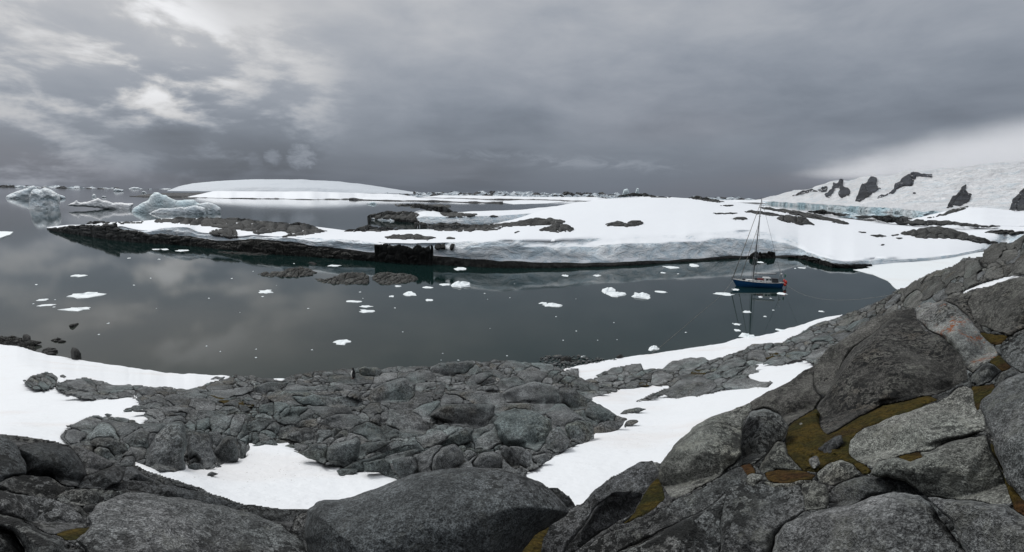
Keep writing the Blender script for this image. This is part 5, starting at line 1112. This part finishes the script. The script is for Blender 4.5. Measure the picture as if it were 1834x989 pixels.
# bergs and brash strewn along the horizon
rng = np.random.RandomState(12)
protos = []
def brash(u, v, w, h, mat, label, group, name='iceberg', cat='iceberg', dark=False):
    p = PZ(np.array(float(u)), np.array(float(v)), 0.0); r_ = math.hypot(p[0], p[1]); sx = w*r_/F*.5; sz = h*r_/F
    if len(protos) < 6:
        n = 9; Vs = []; k = len(protos)
        for ring, (rr_, zz) in enumerate(((1, -.3), (1.0, .25), (.72, .62), (.3, .95))):
            for a in range(n):
                an = a/n*6.283; q_ = rr_*(1+.35*math.sin(a*2.3+k*1.7+ring)); Vs.append((math.cos(an)*q_+.35*ring*.3*math.sin(k*2.0), math.sin(an)*q_*.8, zz*(1+.35*math.sin(a*1.9+k*3.1+ring*.7))))
        Vs.append((.2*math.sin(k), 0, 1.05)); Fs = []
        for ring in range(3):
            for a in range(n): b = (a+1) % n; Fs.append((ring*n+a, ring*n+b, (ring+1)*n+b, (ring+1)*n+a))
        for a in range(n): Fs.append((3*n+a, 3*n+(a+1) % n, 4*n))
        me = bpy.data.meshes.new('iceberg'); me.from_pydata(Vs, [], Fs); me.materials.append(mat); me.update(); protos.append(me)
    me = protos[rng.randint(len(protos))]
    o = bpy.data.objects.new(name, me); COL.objects.link(o); o.location = p; o.scale = (sx, sx*1.2, sz); o.rotation_euler[2] = rng.uniform(0, 6.3)
    o.material_slots[0].link = 'OBJECT'; o.material_slots[0].material = mat
    if mat is ROCK_FARSH: label = label.replace('one of', 'dark rocky islet, one of'); o.name = 'rocky_islet'; cat = 'islet'; group = 'dark rocky islets: '+group
    else: label = label.replace('one of', 'small pale ice block, one of')
    tag(o, label, cat, group)
FARICE = ice_mat('distant_ice', (.42, .50, .56), (.70, .76, .80), .05)
def hz(u): return 333+.0164*u
for k in range(46):
    u = rng.uniform(0, 330); brash(u, hz(u)+rng.uniform(1.2, 2.6), rng.uniform(4, 16), rng.uniform(.8, 2.6), FARICE if rng.rand() < .65 else ROCK_FARSH, 'one of many strung along the left horizon', 'ice and islets on the left horizon')
for k in range(230):
    u = rng.uniform(690, 1112)
    brash(u, hz(u)+rng.uniform(1.3, 9.0), rng.uniform(6, 30), rng.uniform(1.6, 5.6)*(1.25 if u > 850 else 1), FARICE if rng.rand() < .62 else ROCK_FARSH, 'one of the crowd between the snow dome and the white hill', 'brash ice and islets in the middle distance')
for k in range(24):
    u = rng.uniform(1240, 1350); brash(u, hz(u)+rng.uniform(1.5, 5.0), rng.uniform(6, 18), rng.uniform(1.6, 4.0), FARICE if rng.rand() < .6 else ROCK_FARSH, 'one of the few on the horizon right of the white hill', 'bergs right of the white hill')
for k in range(40):
    u = rng.uniform(1500, 1680); v = 384+(u-1500)*.05+rng.uniform(-3, 8); brash(u, v, rng.uniform(6, 22), rng.uniform(1.0, 2.4), ICE_FRONT if rng.rand() < .45 else ROCK_FARSH, 'one of those scattered below the glacier front', 'blocks below the glacier front')

# ------------------------------------------------------------------ ice floes in the cove
def floe(u, v, w, h, label, group=None, seed=0, tall=.5):
    rg = np.random.RandomState(int(u*7+v*13+seed) % 100000)
    p = PZ(np.array(float(u)), np.array(float(v)), 0.0); r_ = math.hypot(p[0], p[1]); m = r_/F
    hw = w*m*.5; dpt = abs(float(RW(u, v-h*.5))-float(RW(u, v+h*.5)))*.5
    n = 13; az = math.atan2(p[0], p[1]); th = rg.uniform(-.3, .3); Vs = []; top = max(.05, h*m*.30*tall)
    prof = [1+.38*rg.uniform(-1, 1) for _ in range(n)]
    dpt = min(dpt, hw*2.0)
    rings = ((1.0, -.15), (1.03, .12), (.93, .75), (.55, 1.1), (.2, 1.2))
    for rr_, zz in rings:
        for a in range(n):
            an = a/n*2*math.pi; x = math.cos(an)*hw*rr_*prof[a]; y = math.sin(an)*dpt*rr_*prof[a]
            x, y = x*math.cos(th)-y*math.sin(th)*.3, y*math.cos(th)+x*math.sin(th)
            z = zz*top*(1+.7*rg.uniform(-1, 1)*(zz > .5))
            Vs.append((p[0]+x*math.cos(az)+y*math.sin(az), p[1]-x*math.sin(az)+y*math.cos(az), z))
    Vs.append((p[0], p[1], top*1.2)); Fs = []
    for ring in range(len(rings)-1):
        for a in range(n): b = (a+1) % n; Fs.append((ring*n+b, ring*n+a, (ring+1)*n+a, (ring+1)*n+b))
    L = (len(rings)-1)*n
    for a in range(n): Fs.append((L+(a+1) % n, L+a, len(rings)*n))
    o = mesh('ice_floe', np.array(Vs), [tuple(x) for x in Fs], FLOE, smooth=False); tag(o, label, 'ice floe', group)
FL = [(139, 494, 19, 3.5, 'thin floe with a bent end, upper left of the cove'), (153, 529, 40, 8, 'long bumpy floe at the left of the cove'), (137, 554, 34, 6, 'long low floe nearest the left beach'), (77, 537, 14, 3, 'short thin floe at the far left of the cove'),
 (82, 547, 22, 3, 'yellowish thin floe near the left edge'), (327, 449, 20, 3, 'white floe just off the left island shore'), (295, 447, 11, 2.5, 'small floe left of the one off the island shore'), (278, 447, 10, 2, 'small dim floe, leftmost off the island shore'),
 (466, 444, 30, 4, 'white floe lying against the black island ledge'), (476, 523, 22, 6, 'single white floe below the left skerry'), (599, 476, 18, 3, 'thin floe between the skerries and the island'), (486, 438, 9, 3, 'bit of ice on the black island ledge'),
 (632, 540, 26, 4, 'pair of thin floes joined in the middle of the cove'), (656, 549, 22, 4, 'small bright floe with another above it in mid cove'), (656, 558, 24, 6, 'white floe right of the thin pair in mid cove'), (614, 613, 28, 8, 'slanting white floe alone in the dark near water'),
 (734, 527, 22, 8, 'slanted white floe right of the skerries'), (713, 513, 9, 5, 'small lumpy bit of ice at the foot of the right skerry'), (701, 531, 8, 3, 'tiny bit of ice left of the slanted floe'), (826, 511, 32, 12, 'big ragged white floe right of the skerries', 1.0),
 (797, 510, 17, 4, 'thin grey floe left of the big ragged one'), (766, 515, 16, 3, 'thin pale floe between the skerry and the big ragged floe'), (768, 538, 14, 3.5, 'thin oval floe below the big ragged one'), (824, 482, 18, 6, 'white pieces of ice near the black cliff reflection'),
 (743, 470, 8, 2.5, 'small bit of ice at the foot of the black cliff'), (757, 469, 11, 2.5, 'thin bit of ice right at the foot of the black cliff'), (988, 547, 30, 6, 'floe with a raised corner in the centre right of the cove', .9), (974, 543, 16, 3, 'thin sliver left of the floe with a raised corner'),
 (1088, 521, 26, 9, 'left lump of the large double floe', .9), (1105, 527, 32, 8, 'right lump of the large double floe', .8), (1149, 531, 27, 9, 'pyramid shaped white floe right of the double floe', 1.1), (1184, 523, 26, 2.5, 'thin white sliver above the pyramid shaped floe'),
 (1013, 494, 11, 4, 'small floe under the long ice front'), (1070, 494, 12, 3, 'flat bit of ice under the long ice front'), (1201, 479, 26, 4, 'flat white floe left of the yacht near the ice front'), (1243, 476, 18, 6, 'tilted white floe nearest the yacht by the ice front'), (1187, 489, 8, 4, 'little lump of ice below the flat white floe'),
 (1297, 527, 30, 4, 'long white floe by the bow of the yacht'), (1318, 519, 12, 3, 'thin floe against the hull reflection of the yacht'), (1399, 526, 18, 3, 'thin slanting floe behind the stern of the yacht'), (1339, 559, 13, 4, 'small floe in the mast reflection, upper one'), (1320, 581, 12, 3, 'small floe in the mast reflection, middle one'),
 (1321, 592, 9, 4, 'small lumpy floe in the mast reflection, lowest one'), (1340, 603, 24, 10, 'white ice slab against the right shore snow', .8), (1170, 625, 22, 7, 'lumpy white floe near the shore snow strip', 1.0), (1362, 532, 8, 2.5, 'tiny floe under the stern reflection'), (1370, 567, 5, 2, 'tiny bright bit of ice right of the mast reflection'),
 (1470, 558, 9, 2.5, 'small floe near the right rocky shore'), (1362, 470, 10, 2.5, 'little bit of ice at the foot of the black cliff behind the yacht'), (1437, 480, 12, 2, 'small thin floe right of the yacht'), (1399, 592, 16, 4, 'ice shelf bit at the edge of the right shore snow'), (1043, 639, 10, 3, 'white bit of ice on the pebble beach'), (867, 652, 8, 4, 'white bit of ice behind the big outcrop'), (492, 682, 26, 5, 'snow scrap at the water edge left of the outcrop')]
for t_ in FL: floe(*t_[:5], tall=(t_[5] if len(t_) > 5 else .55))
rng = np.random.RandomState(77)
for k in range(55):
    u = rng.uniform(20, 1500); v = 455+rng.beta(1.4, 1.6)*(pl_(vshore, u)-455)*.98
    if v < pl_(shore, u)+6: continue
    floe(u, v, rng.uniform(1.2, 4), rng.uniform(.8, 1.6), 'tiny fleck of brash ice scattered on the cove water', 'flecks of brash ice on the cove')

# ------------------------------------------------------------------ yacht
YM = dict(hull=flat_mat('blue_hull_paint', (.012, .075, .20), .3), white=flat_mat('white_paint', (.70, .71, .70), .4), deck=flat_mat('deck', (.36, .36, .34), .7), metal=flat_mat('mast_alloy', (.20, .21, .22), .4, .3),
          dark=flat_mat('dark_canvas', (.02, .022, .028), .8), red=flat_mat('red_buoy', (.55, .03, .015), .4), maroon=flat_mat('maroon_cover', (.16, .02, .018), .7), glass=flat_mat('window_glass', (.015, .03, .035), .1), rope=flat_mat('rope', (.28, .27, .24), .9), green=flat_mat('green_flag', (.02, .16, .10), .8))
yu, yv = 1356, 513.5
YP = PZ(np.array(float(yu)), np.array(float(yv)), 0.0); YR = math.hypot(YP[0], YP[1]); YS = YP[1]/math.cos(0)/F      # metres per pixel across the view at the yacht
yacht = empty('yacht', Vector(YP), 'blue hulled sailing yacht with a tall mast anchored in the cove', 'yacht')
Lh = 88*YS*1.04; yawY = rad(-6); cy, sy = math.cos(yawY), math.sin(yawY)
def Y(x, y, z):                          # x forward is to the bow (picture left), y away from the viewer
    X = -x*cy-y*sy; Yy = -x*sy+y*cy; return (YP[0]+X, YP[1]+Yy, z)
def ypart(name, pts, faces, mat, parent=yacht, label=None, smooth=False):
    par = parent
    o = mesh(name, np.array([Y(*p) for p in pts]), faces, mat, None, smooth)
    w = o.location.copy(); o.parent = par
    base = Vector((0, 0, 0)); q_ = par
    while q_ is not None: base += q_.location; q_ = q_.parent
    o.location = w-base
    if label: o['label'] = label
    return o
def ybox(name, c, d, mat, parent=yacht, taper=1.0, **k):
    (x, y, z), (a, b, h) = c, d; P_ = [(x+sx*a/2*(taper if t else 1), y+sy_*b/2*(taper if t else 1), z+h*t) for t in (0, 1) for sx, sy_ in ((-1, -1), (1, -1), (1, 1), (-1, 1))]
    return ypart(name, P_, [(0, 1, 2, 3), (4, 5, 6, 7), (0, 1, 5, 4), (1, 2, 6, 5), (2, 3, 7, 6), (3, 0, 4, 7)], mat, parent, **k)
def tube_pts(a, b, r1, r2=None, n=8):
    a = Vector(a); b = Vector(b); d = (b-a).normalized(); s_ = d.orthogonal().normalized(); t_ = d.cross(s_); r2 = r1 if r2 is None else r2
    P_ = [tuple(p+(s_*math.cos(k/n*6.2832)+t_*math.sin(k/n*6.2832))*r) for p, r in ((a, r1), (b, r2)) for k in range(n)]
    Fc = [(k, (k+1) % n, n+(k+1) % n, n+k) for k in range(n)]+[tuple(range(n-1, -1, -1)), tuple(range(n, 2*n))]
    return P_, Fc
def ytube(name, segs, r, mat, parent=yacht, r2=None, n=6, **k):
    P_, Fc = [], []
    for a, b in segs:
        p, f = tube_pts(a, b, r, r2, n); Fc += [tuple(i+len(P_) for i in ff) for ff in f]; P_ += p
    return ypart(name, P_, Fc, mat, parent, smooth=True, **k)
def ysphere(name, c, r, mat, parent=yacht, sz=1.0, **k):
    P_ = []; n = 10; m_ = 6
    for i in range(m_+1):
        for j in range(n): a = math.pi*i/m_; b_ = 2*math.pi*j/n; P_.append((c[0]+r*math.sin(a)*math.cos(b_), c[1]+r*math.sin(a)*math.sin(b_), c[2]+r*sz*math.cos(a)))
    Fc = [(i*n+j, i*n+(j+1) % n, (i+1)*n+(j+1) % n, (i+1)*n+j) for i in range(m_) for j in range(n)]
    return ypart(name, P_, Fc, mat, parent, smooth=True, **k)
hb = Lh/2; st_ = []
for i in range(25):                       # hull stations from stern (-) to bow (+)
    t = i/24; x0 = -hb+.2+t*(2*hb-.4)
    beam = 1.95*(math.sin(min(1, (t+.16)/.62)*math.pi/2) if t < .46 else math.cos((t-.46)/.54*math.pi/2)**.62)
    shr = 1.12+.62*t*t+.10*(1-t)**2
    row = []
    for k in range(9):
        q_ = k/8; z = -.6+(shr+.6)*q_; fl_ = (math.sin(min(1, q_*1.25+.18)*math.pi/2))**.7
        rake = (1.35*(q_-1)*max(0, (t-.80)/.20)**1.5) - (.35*(1-q_))*-max(0, (.12-t)/.12)
        row.append((x0+rake+(.45*max(0, (t-.9)/.1) if q_ > .9 else 0)*0, beam*fl_*(.62+.38*q_), z))
    st_.append(row)
P_ = []; Fc = []
for sgn in (-1, 1):
    b0 = len(P_)
    for row in st_:
        for (x, y, z) in row: P_.append((x, y*sgn, z))
    for i in range(24):
        for k in range(8):
            a = b0+i*9+k; Fc.append((a, a+1, a+10, a+9) if sgn < 0 else (a, a+9, a+10, a+1))
b2 = 25*9
for k in range(8): Fc.append((k, b2+k, b2+k+1, k+1))
hull = ypart('hull', P_, Fc, YM['hull'], smooth=True)
P_ = []; Fc = []
for i, row in enumerate(st_):
    x, y, z = row[8]; P_ += [(x, -y, z-.03), (x, 0, z+.05), (x, y, z-.03)]
for i in range(24):
    a = i*3; Fc += [(a, a+3, a+4, a+1), (a+1, a+4, a+5, a+2)]
ypart('deck', P_, Fc, YM['deck'])
def rail(sgn, dz_, off=0): return [((st_[i][8][0], sgn*(st_[i][8][1]-off), st_[i][8][2]+dz_), (st_[i+1][8][0], sgn*(st_[i+1][8][1]-off), st_[i+1][8][2]+dz_)) for i in range(24)]
ytube('toe_rail', rail(-1, .03)+rail(1, .03), .055, YM['white'])
ytube('guard_rail', rail(-1, .62, .08)+rail(1, .62, .08)+rail(-1, .34, .08)+rail(1, .34, .08), .022, YM['metal'], n=4)
for sgn in (-1, 1):
    for i in range(0, 25, 3):
        x, y, z = st_[i][8]; ytube('stanchion', [((x, sgn*(y-.08), z), (x, sgn*(y-.08), z+.64))], .028, YM['metal'], n=5)
xb, yb_, zb = st_[24][8]
pul = ytube('pulpit', [((xb-1.0, -.7, zb+.0), (xb-.6, -.6, zb+.75)), ((xb-.6, -.6, zb+.75), (xb+.25, 0, zb+.8)), ((xb+.25, 0, zb+.8), (xb-.6, .6, zb+.75)), ((xb-.6, .6, zb+.75), (xb-1.0, .7, zb)), ((xb+.25, 0, zb+.8), (xb+.1, 0, zb))], .035, YM['metal'])
ybox('anchor', (xb+.05, 0, zb-.15), (.5, .25, .25), YM['metal'])
ch_ = ybox('coachroof', (.9, 0, 1.32), (4.4, 1.9, .42), YM['white'], taper=.86)
for k in range(4):
    ybox('window', (2.3-k*.95, -.88, 1.45), (.55, .06, .16), YM['glass'], parent=ch_)
ph = ybox('pilothouse', (-2.15, 0, 1.3), (1.9, 2.0, 1.15), YM['white'], taper=.78)
ybox('window', (-1.38, 0, 1.75), (.12, 1.35, .45), YM['glass'], parent=ph); ybox('window', (-2.0, -.89, 1.75), (.62, .08, .42), YM['glass'], parent=ph); ybox('window', (-2.72, -.87, 1.75), (.45, .08, .42), YM['glass'], parent=ph)
ybox('liferaft', (-.55, -.2, 1.75), (1.5, 1.1, .42), YM['maroon'], taper=.8, label='maroon covered bundle on the coachroof in front of the pilothouse')
ybox('deck_box', (.55, -.3, 1.72), (.6, .6, .45), YM['dark'], taper=.9)
ybox('deck_box', (3.3, .2, 1.5), (.7, .5, .35), YM['dark'], taper=.9)
ybox('cockpit_tent', (-4.0, 0, 1.25), (1.6, 1.8, .95), YM['dark'], taper=.8)
mh = 21.8; mx = 1.15
mast = ytube('mast', [((mx, 0, 1.3), (mx-.55, 0, mh))], .17, YM['metal'], r2=.11, n=10)
for zz, w_ in ((7.2, 1.35), (13.0, 1.15), (17.6, .8)):
    xx = mx-.55*(zz-1.3)/(mh-1.3); ytube('spreader', [((xx, -w_, zz), (xx, w_, zz+.0))], .05, YM['metal'], parent=mast)
ytube('masthead_instrument', [((mx-.55, 0, mh), (mx-.55, 0, mh+.9)), ((mx-.55, 0, mh+.2), (mx-1.3, 0, mh+.45)), ((mx-.4, 0, mh+.15), (mx+.3, 0, mh+.3))], .035, YM['metal'], parent=mast)
ytube('boom', [((mx-.25, 0, 3.15), (mx-5.6, 0, 3.35))], .10, YM['metal'], n=8)
ytube('furled_mainsail', [((mx-.3, 0, 3.32), (mx-5.4, 0, 3.50))], .17, YM['white'], r2=.10, n=8)
ytube('furled_headsail', [((xb-.1, 0, zb+.3), (mx-.50, 0, mh-.6))], .105, YM['rope'], r2=.055, n=7, label='grey furled headsail on the outer forestay')
ytube('furled_headsail', [((xb-1.95, 0, zb+.25), (mx-.40, 0, 15.8))], .085, YM['rope'], r2=.05, n=7, label='grey furled staysail on the inner forestay')
ytube('backstay', [((-hb+.3, 0, 1.3), (mx-.55, 0, mh))], .03, YM['metal'], n=5)
for sgn in (-1, 1):
    for zz, w_, xo in ((7.2, 1.35, 0), (13.0, 1.15, -.25)):
        xx = mx-.55*(zz-1.3)/(mh-1.3); ytube('shroud', [((mx+xo, sgn*1.75, 1.3), (xx, sgn*w_, zz)), ((xx, sgn*w_, zz), (mx-.55*(zz+4.6-1.3)/(mh-1.3), sgn*.1, zz+4.6))], .026, YM['metal'], n=4)
gp = ytube('stern_arch', [((-hb+.9, -1.1, 1.2), (-hb+.7, -1.0, 3.1)), ((-hb+.9, 1.1, 1.2), (-hb+.7, 1.0, 3.1)), ((-hb+.7, -1.0, 3.1), (-hb+.7, 1.0, 3.1))], .05, YM['metal'])
ysphere('radar_dome', (-hb+.7, .3, 3.35), .32, YM['white'], parent=gp, sz=.5)
wg = ytube('wind_generator_pole', [((-hb+1.3, -1.0, 1.2), (-hb+1.3, -1.0, 4.4))], .045, YM['metal'])
for k in range(3):
    a = k*2.094+.4; ytube('blade', [((-hb+1.3, -1.0, 4.45), (-hb+1.3+.65*math.cos(a), -1.0, 4.45+.65*math.sin(a)))], .05, YM['white'], parent=wg, r2=.02, n=5)
for (x, y, z, r_) in ((-hb-.15, -.75, 1.45, .36), (-hb-.25, -.35, .95, .34), (-hb+.15, -1.15, .85, .30), (-hb-.1, .2, 1.7, .28)):
    ysphere('red_fender', (x, y, z), r_, YM['red'], sz=1.35)
om = ybox('outboard_motor', (-hb-.55, .0, .75), (.35, .3, .5), YM['dark']); ytube('motor_leg', [((-hb-.55, 0, .8), (-hb-.65, 0, -.3))], .07, YM['dark'], parent=om)
ytube('flagpole', [((-hb+.1, .5, 1.3), (-hb-.55, .5, 3.6))], .03, YM['metal'])
ybox('flag', (-hb-.35, .5, 2.5), (.35, .03, .75), YM['green'])
def rope(name, a, b, sag, label, r=.017):
    a = Vector(a); b = Vector(b); n = 14; pts = []
    for k in range(n+1):
        t = k/n; p = a.lerp(b, t); p.z -= sag*4*t*(1-t); p.z = max(p.z, .02); pts.append(p)
    P_, Fc = [], []
    for k in range(n):
        p, f = tube_pts(pts[k], pts[k+1], r, n=4); Fc += [tuple(i+len(P_) for i in ff) for ff in f]; P_ += p
    o = mesh(name, np.array(P_), [tuple(x) for x in Fc], YM['rope']); tag(o, label, 'rope')
e1 = PT(np.array(1604.), np.array(527.), 64.0); rope('mooring_line', Y(-hb+.1, -.8, 1.2), e1, 2.0, 'thin mooring line from the stern of the yacht to the right shore rocks')
e2 = PT(np.array(1168.), np.array(632.), float(RW(1168., 632.))*.99); rope('mooring_line', Y(hb-.3, -.2, 1.4), e2, 1.6, 'thin mooring line from the bow of the yacht to the shore snow strip')

# ------------------------------------------------------------------ penguin on the outcrop
dg = bpy.context.evaluated_depsgraph_get()
PB_, PW_, PO_ = flat_mat('penguin_black', (.012, .013, .016), .7), flat_mat('penguin_white', (.75, .76, .74), .7), flat_mat('penguin_beak', (.20, .06, .03), .5)
bpy.context.view_layer.update()
hit = S.ray_cast(dg, camv, Vector(ray(633., 677.5)).normalized())
pp = hit[1] if hit[0] else Vector(PT(633., 677.5, 41.0)); prad = math.hypot(pp.x, pp.y); pk = prad/F*20.5/.72
def penguin(loc, s_):
    root = empty('penguin', loc, 'standing penguin facing left on the shore edge of the big outcrop', 'penguin')
    # lathed body: (height, half depth front-back, half width, forward shift); looks towards -X
    prof = [(0.03, .05, .07, 0), (.06, .105, .11, 0), (.14, .135, .13, -.012), (.25, .145, .138, -.02), (.36, .13, .128, -.018), (.45, .105, .11, -.005), (.51, .075, .085, .005), (.55, .058, .062, .0), (.585, .056, .056, -.008), (.625, .064, .056, -.018), (.66, .055, .048, -.018), (.685, .03, .028, -.012), (.69, .004, .004, -.01)]
    n = 18; V_ = []; F_ = []; mi = []
    for (z, a, b_, sh) in prof:
        for k in range(n): t = k/n*6.2832; V_.append((sh-math.cos(t)*a, math.sin(t)*b_, z))
    for i in range(len(prof)-1):
        for k in range(n):
            F_.append((i*n+k, i*n+(k+1) % n, (i+1)*n+(k+1) % n, (i+1)*n+k)); t = (k+.5)/n*6.2832; z = prof[i][0]
            mi.append(1 if (math.cos(t) > .35 and z < .50) else 0)
    F_.append(tuple(range(n))); mi.append(1)
    def pt(name, V, Fc, mat, mats=None, mi_=None, parent=root):
        o = mesh(name, np.array(V)*s_, Fc, mat, None, True, origin=np.zeros(3), mats=mats, mi=mi_); o.parent = parent; return o
    pt('body', V_, F_, None, [PB_, PW_], mi)
    bk, bf = tube_pts((-.07, 0, .632), (-.135, 0, .622), .016, .004, 7); pt('beak', bk, bf, PO_)
    for sg in (-1, 1):
        e, ef = tube_pts((-.062, sg*.036, .642), (-.066, sg*.045, .642), .006, .004, 6); pt('eye', e, ef, PW_)
        W_ = [(-.05, sg*.10, .46), (.05, sg*.105, .46), (.075, sg*.165, .30), (.06, sg*.19, .17), (.02, sg*.19, .16), (-.03, sg*.165, .30)]
        V2 = W_+[(x, y-sg*.022, z) for x, y, z in W_]; k = 6
        pt('flipper', V2, [(0, 1, 2, 3, 4, 5), (11, 10, 9, 8, 7, 6)]+[(i, (i+1) % 6, 6+(i+1) % 6, 6+i) for i in range(6)], PB_)
        Ft = [(-.14, sg*.03, .0), (-.15, sg*.06, 0), (-.14, sg*.09, 0), (.02, sg*.085, 0), (.02, sg*.035, 0)]; V3 = Ft+[(x*.8, y, .035) for x, y, z in Ft]
        pt('foot', V3, [(4, 3, 2, 1, 0), (5, 6, 7, 8, 9)]+[(i, (i+1) % 5, 5+(i+1) % 5, 5+i) for i in range(5)], PO_)
    tl, tf_ = tube_pts((.09, 0, .09), (.17, 0, .01), .035, .008, 6); pt('tail', tl, tf_, PB_)
    root.rotation_euler[2] = rad(18)
penguin(pp, pk)
# cairn on the hill top
cb = baseIsl(np.array([[1137.0]]), np.array([[349.0]]))[0, 0]
c0 = PT(1137., 346.5, cb-2); cr = empty('cairn', Vector(c0)-Vector((0, 0, .3)), 'small stone cairn on the rocky top of the white hill', 'cairn')
for k, (dx, dz_, r_) in enumerate(((-.6, .1, .6), (.5, .1, .55), (0, .15, .6), (-.2, .8, .45), (.2, .85, .4), (0, 1.4, .3))):
    rg = np.random.RandomState(k); ico = np.array([(0, 0, 1), (.9, 0, .2), (.28, .85, .2), (-.72, .53, .2), (-.72, -.53, .2), (.28, -.85, .2), (0, 0, -.7)])*(1+.25*rg.uniform(-1, 1, (7, 1)))*r_
    mesh('stone', ico+c0+np.array([dx, 0, dz_]), [(0, 1, 2), (0, 2, 3), (0, 3, 4), (0, 4, 5), (0, 5, 1), (6, 2, 1), (6, 3, 2), (6, 4, 3), (6, 5, 4), (6, 1, 5)], ROCK_FAR, cr, False)

# ------------------------------------------------------------------ cloud hanging on the mountain crest
cm = bpy.data.materials.new('low_cloud'); cm.use_nodes = True; nt = cm.node_tree; nt.nodes.remove(nt.nodes['Principled BSDF'])
ct = NT(nt); vol = nt.nodes.new('ShaderNodeVolumePrincipled'); vol.inputs['Color'].default_value = (.98, .985, 1, 1); vol.inputs['Anisotropy'].default_value = .2
gc = ct.node('ShaderNodeTexCoord').outputs['Object']; cp = ct.node('ShaderNodeNewGeometry').outputs['Position']
rr_ = ct.vmath('LENGTH', gc); nz_ = ct.noise(cp, .006, 4, .6, .4)
dn = ct.ramp(ct.math('ADD', ct.math('SUBTRACT', 1.0, rr_), ct.math('MULTIPLY', ct.math('SUBTRACT', nz_, .5), .7)), .0, .95, 0.0, .0042)
ct.put(vol.inputs['Density'], dn); nt.links.new(vol.outputs[0], nt.nodes['Material Output'].inputs['Volume'])
for k, (u, v, rho, a, b_, h) in enumerate([(1530, 310, 2550, 220, 300, 34), (1610, 300, 2420, 330, 330, 52), (1730, 285, 2250, 380, 360, 66), (1860, 270, 2120, 420, 380, 84), (2010, 254, 2020, 420, 380, 100)]):
    p = PT(np.array(float(u)), np.array(float(v)), float(rho)); n = 28; m_ = 14; P_ = []
    for i in range(m_+1):
        for j in range(n):
            A_ = math.pi*i/m_; B_ = 2*math.pi*j/n; P_.append(np.array([math.sin(A_)*math.cos(B_), math.sin(A_)*math.sin(B_), math.cos(A_)]))
    Fc = [(i*n+(j+1) % n, i*n+j, (i+1)*n+j, (i+1)*n+(j+1) % n) for i in range(m_) for j in range(n)]
    o = mesh('low_cloud', np.array(P_), Fc, cm, origin=np.zeros(3)); o.location = p; o.scale = (a, b_, h); tag(o, 'pale cloud hiding the crest of the mountain', 'cloud', kind='stuff')

# ------------------------------------------------------------------ the same hillside carried on round to the sides and behind the viewer
def prof_at(u, vtop, fn):
    v = np.linspace(vtop, 1095, 60); rho = fn(np.full(60, float(u)), v); P = PT(np.full(60, float(u)), v, rho); o_ = np.argsort(rho); return rho[o_], P[o_][:, 2], math.atan2(P[-1, 0], P[-1, 1]), math.atan2(P[0, 0], P[0, 1])
rr1, zz1, azn1, azf1 = prof_at(1975, 400, lambda u, v: np.where(v > 474, TA(u, v), TB(u, v)))
rr2, zz2, azn2, azf2 = prof_at(-160, 600, lambda u, v: np.where(v > 748, TA(u, v), baseB(u.reshape(1, -1), v.reshape(1, -1))[0]))
rg_ = np.concatenate([[.05, .8, 1.5], np.geomspace(2, 105, 90)]); nA = 150; Vh = []
for i, r_ in enumerate(rg_):
    a1 = np.interp(r_, rr1, np.linspace(azn1, azf1, 60)) - .012; a2 = np.interp(r_, rr2, np.linspace(azn2, azf2, 60)) + .012
    for k in range(nA):
        t = k/(nA-1); a = a1+(a2+2*math.pi-a1)*t; w = t*t*(3-2*t)
        z1 = np.interp(r_, rr1, zz1); z1 = z1-max(0, r_-36)*.33; z2 = np.interp(r_, rr2, zz2)
        z = z1*(1-w)+z2*w if r_ > 2 else 20.0
        Vh.append((r_*math.sin(a), r_*math.cos(a), z))
Vh = np.array(Vh); rad_ = np.hypot(Vh[:, 0], Vh[:, 1]); Vh[:, 2] += -.12-.01*rad_+np.clip(rad_*.05, .02, 1.4)*fbm(Vh*np.array([.5, .5, .2]), 5, .55, 3)*.5
ii, jj = np.meshgrid(np.arange(len(rg_)-1), np.arange(nA-1), indexing='ij'); a_ = (ii*nA+jj).ravel()
o = mesh('hillside', Vh, np.stack([a_, a_+nA, a_+nA+1, a_+1], 1)[:, ::-1], ROCK_RIDGE, origin=np.zeros(3)); tag(o, kind='structure')
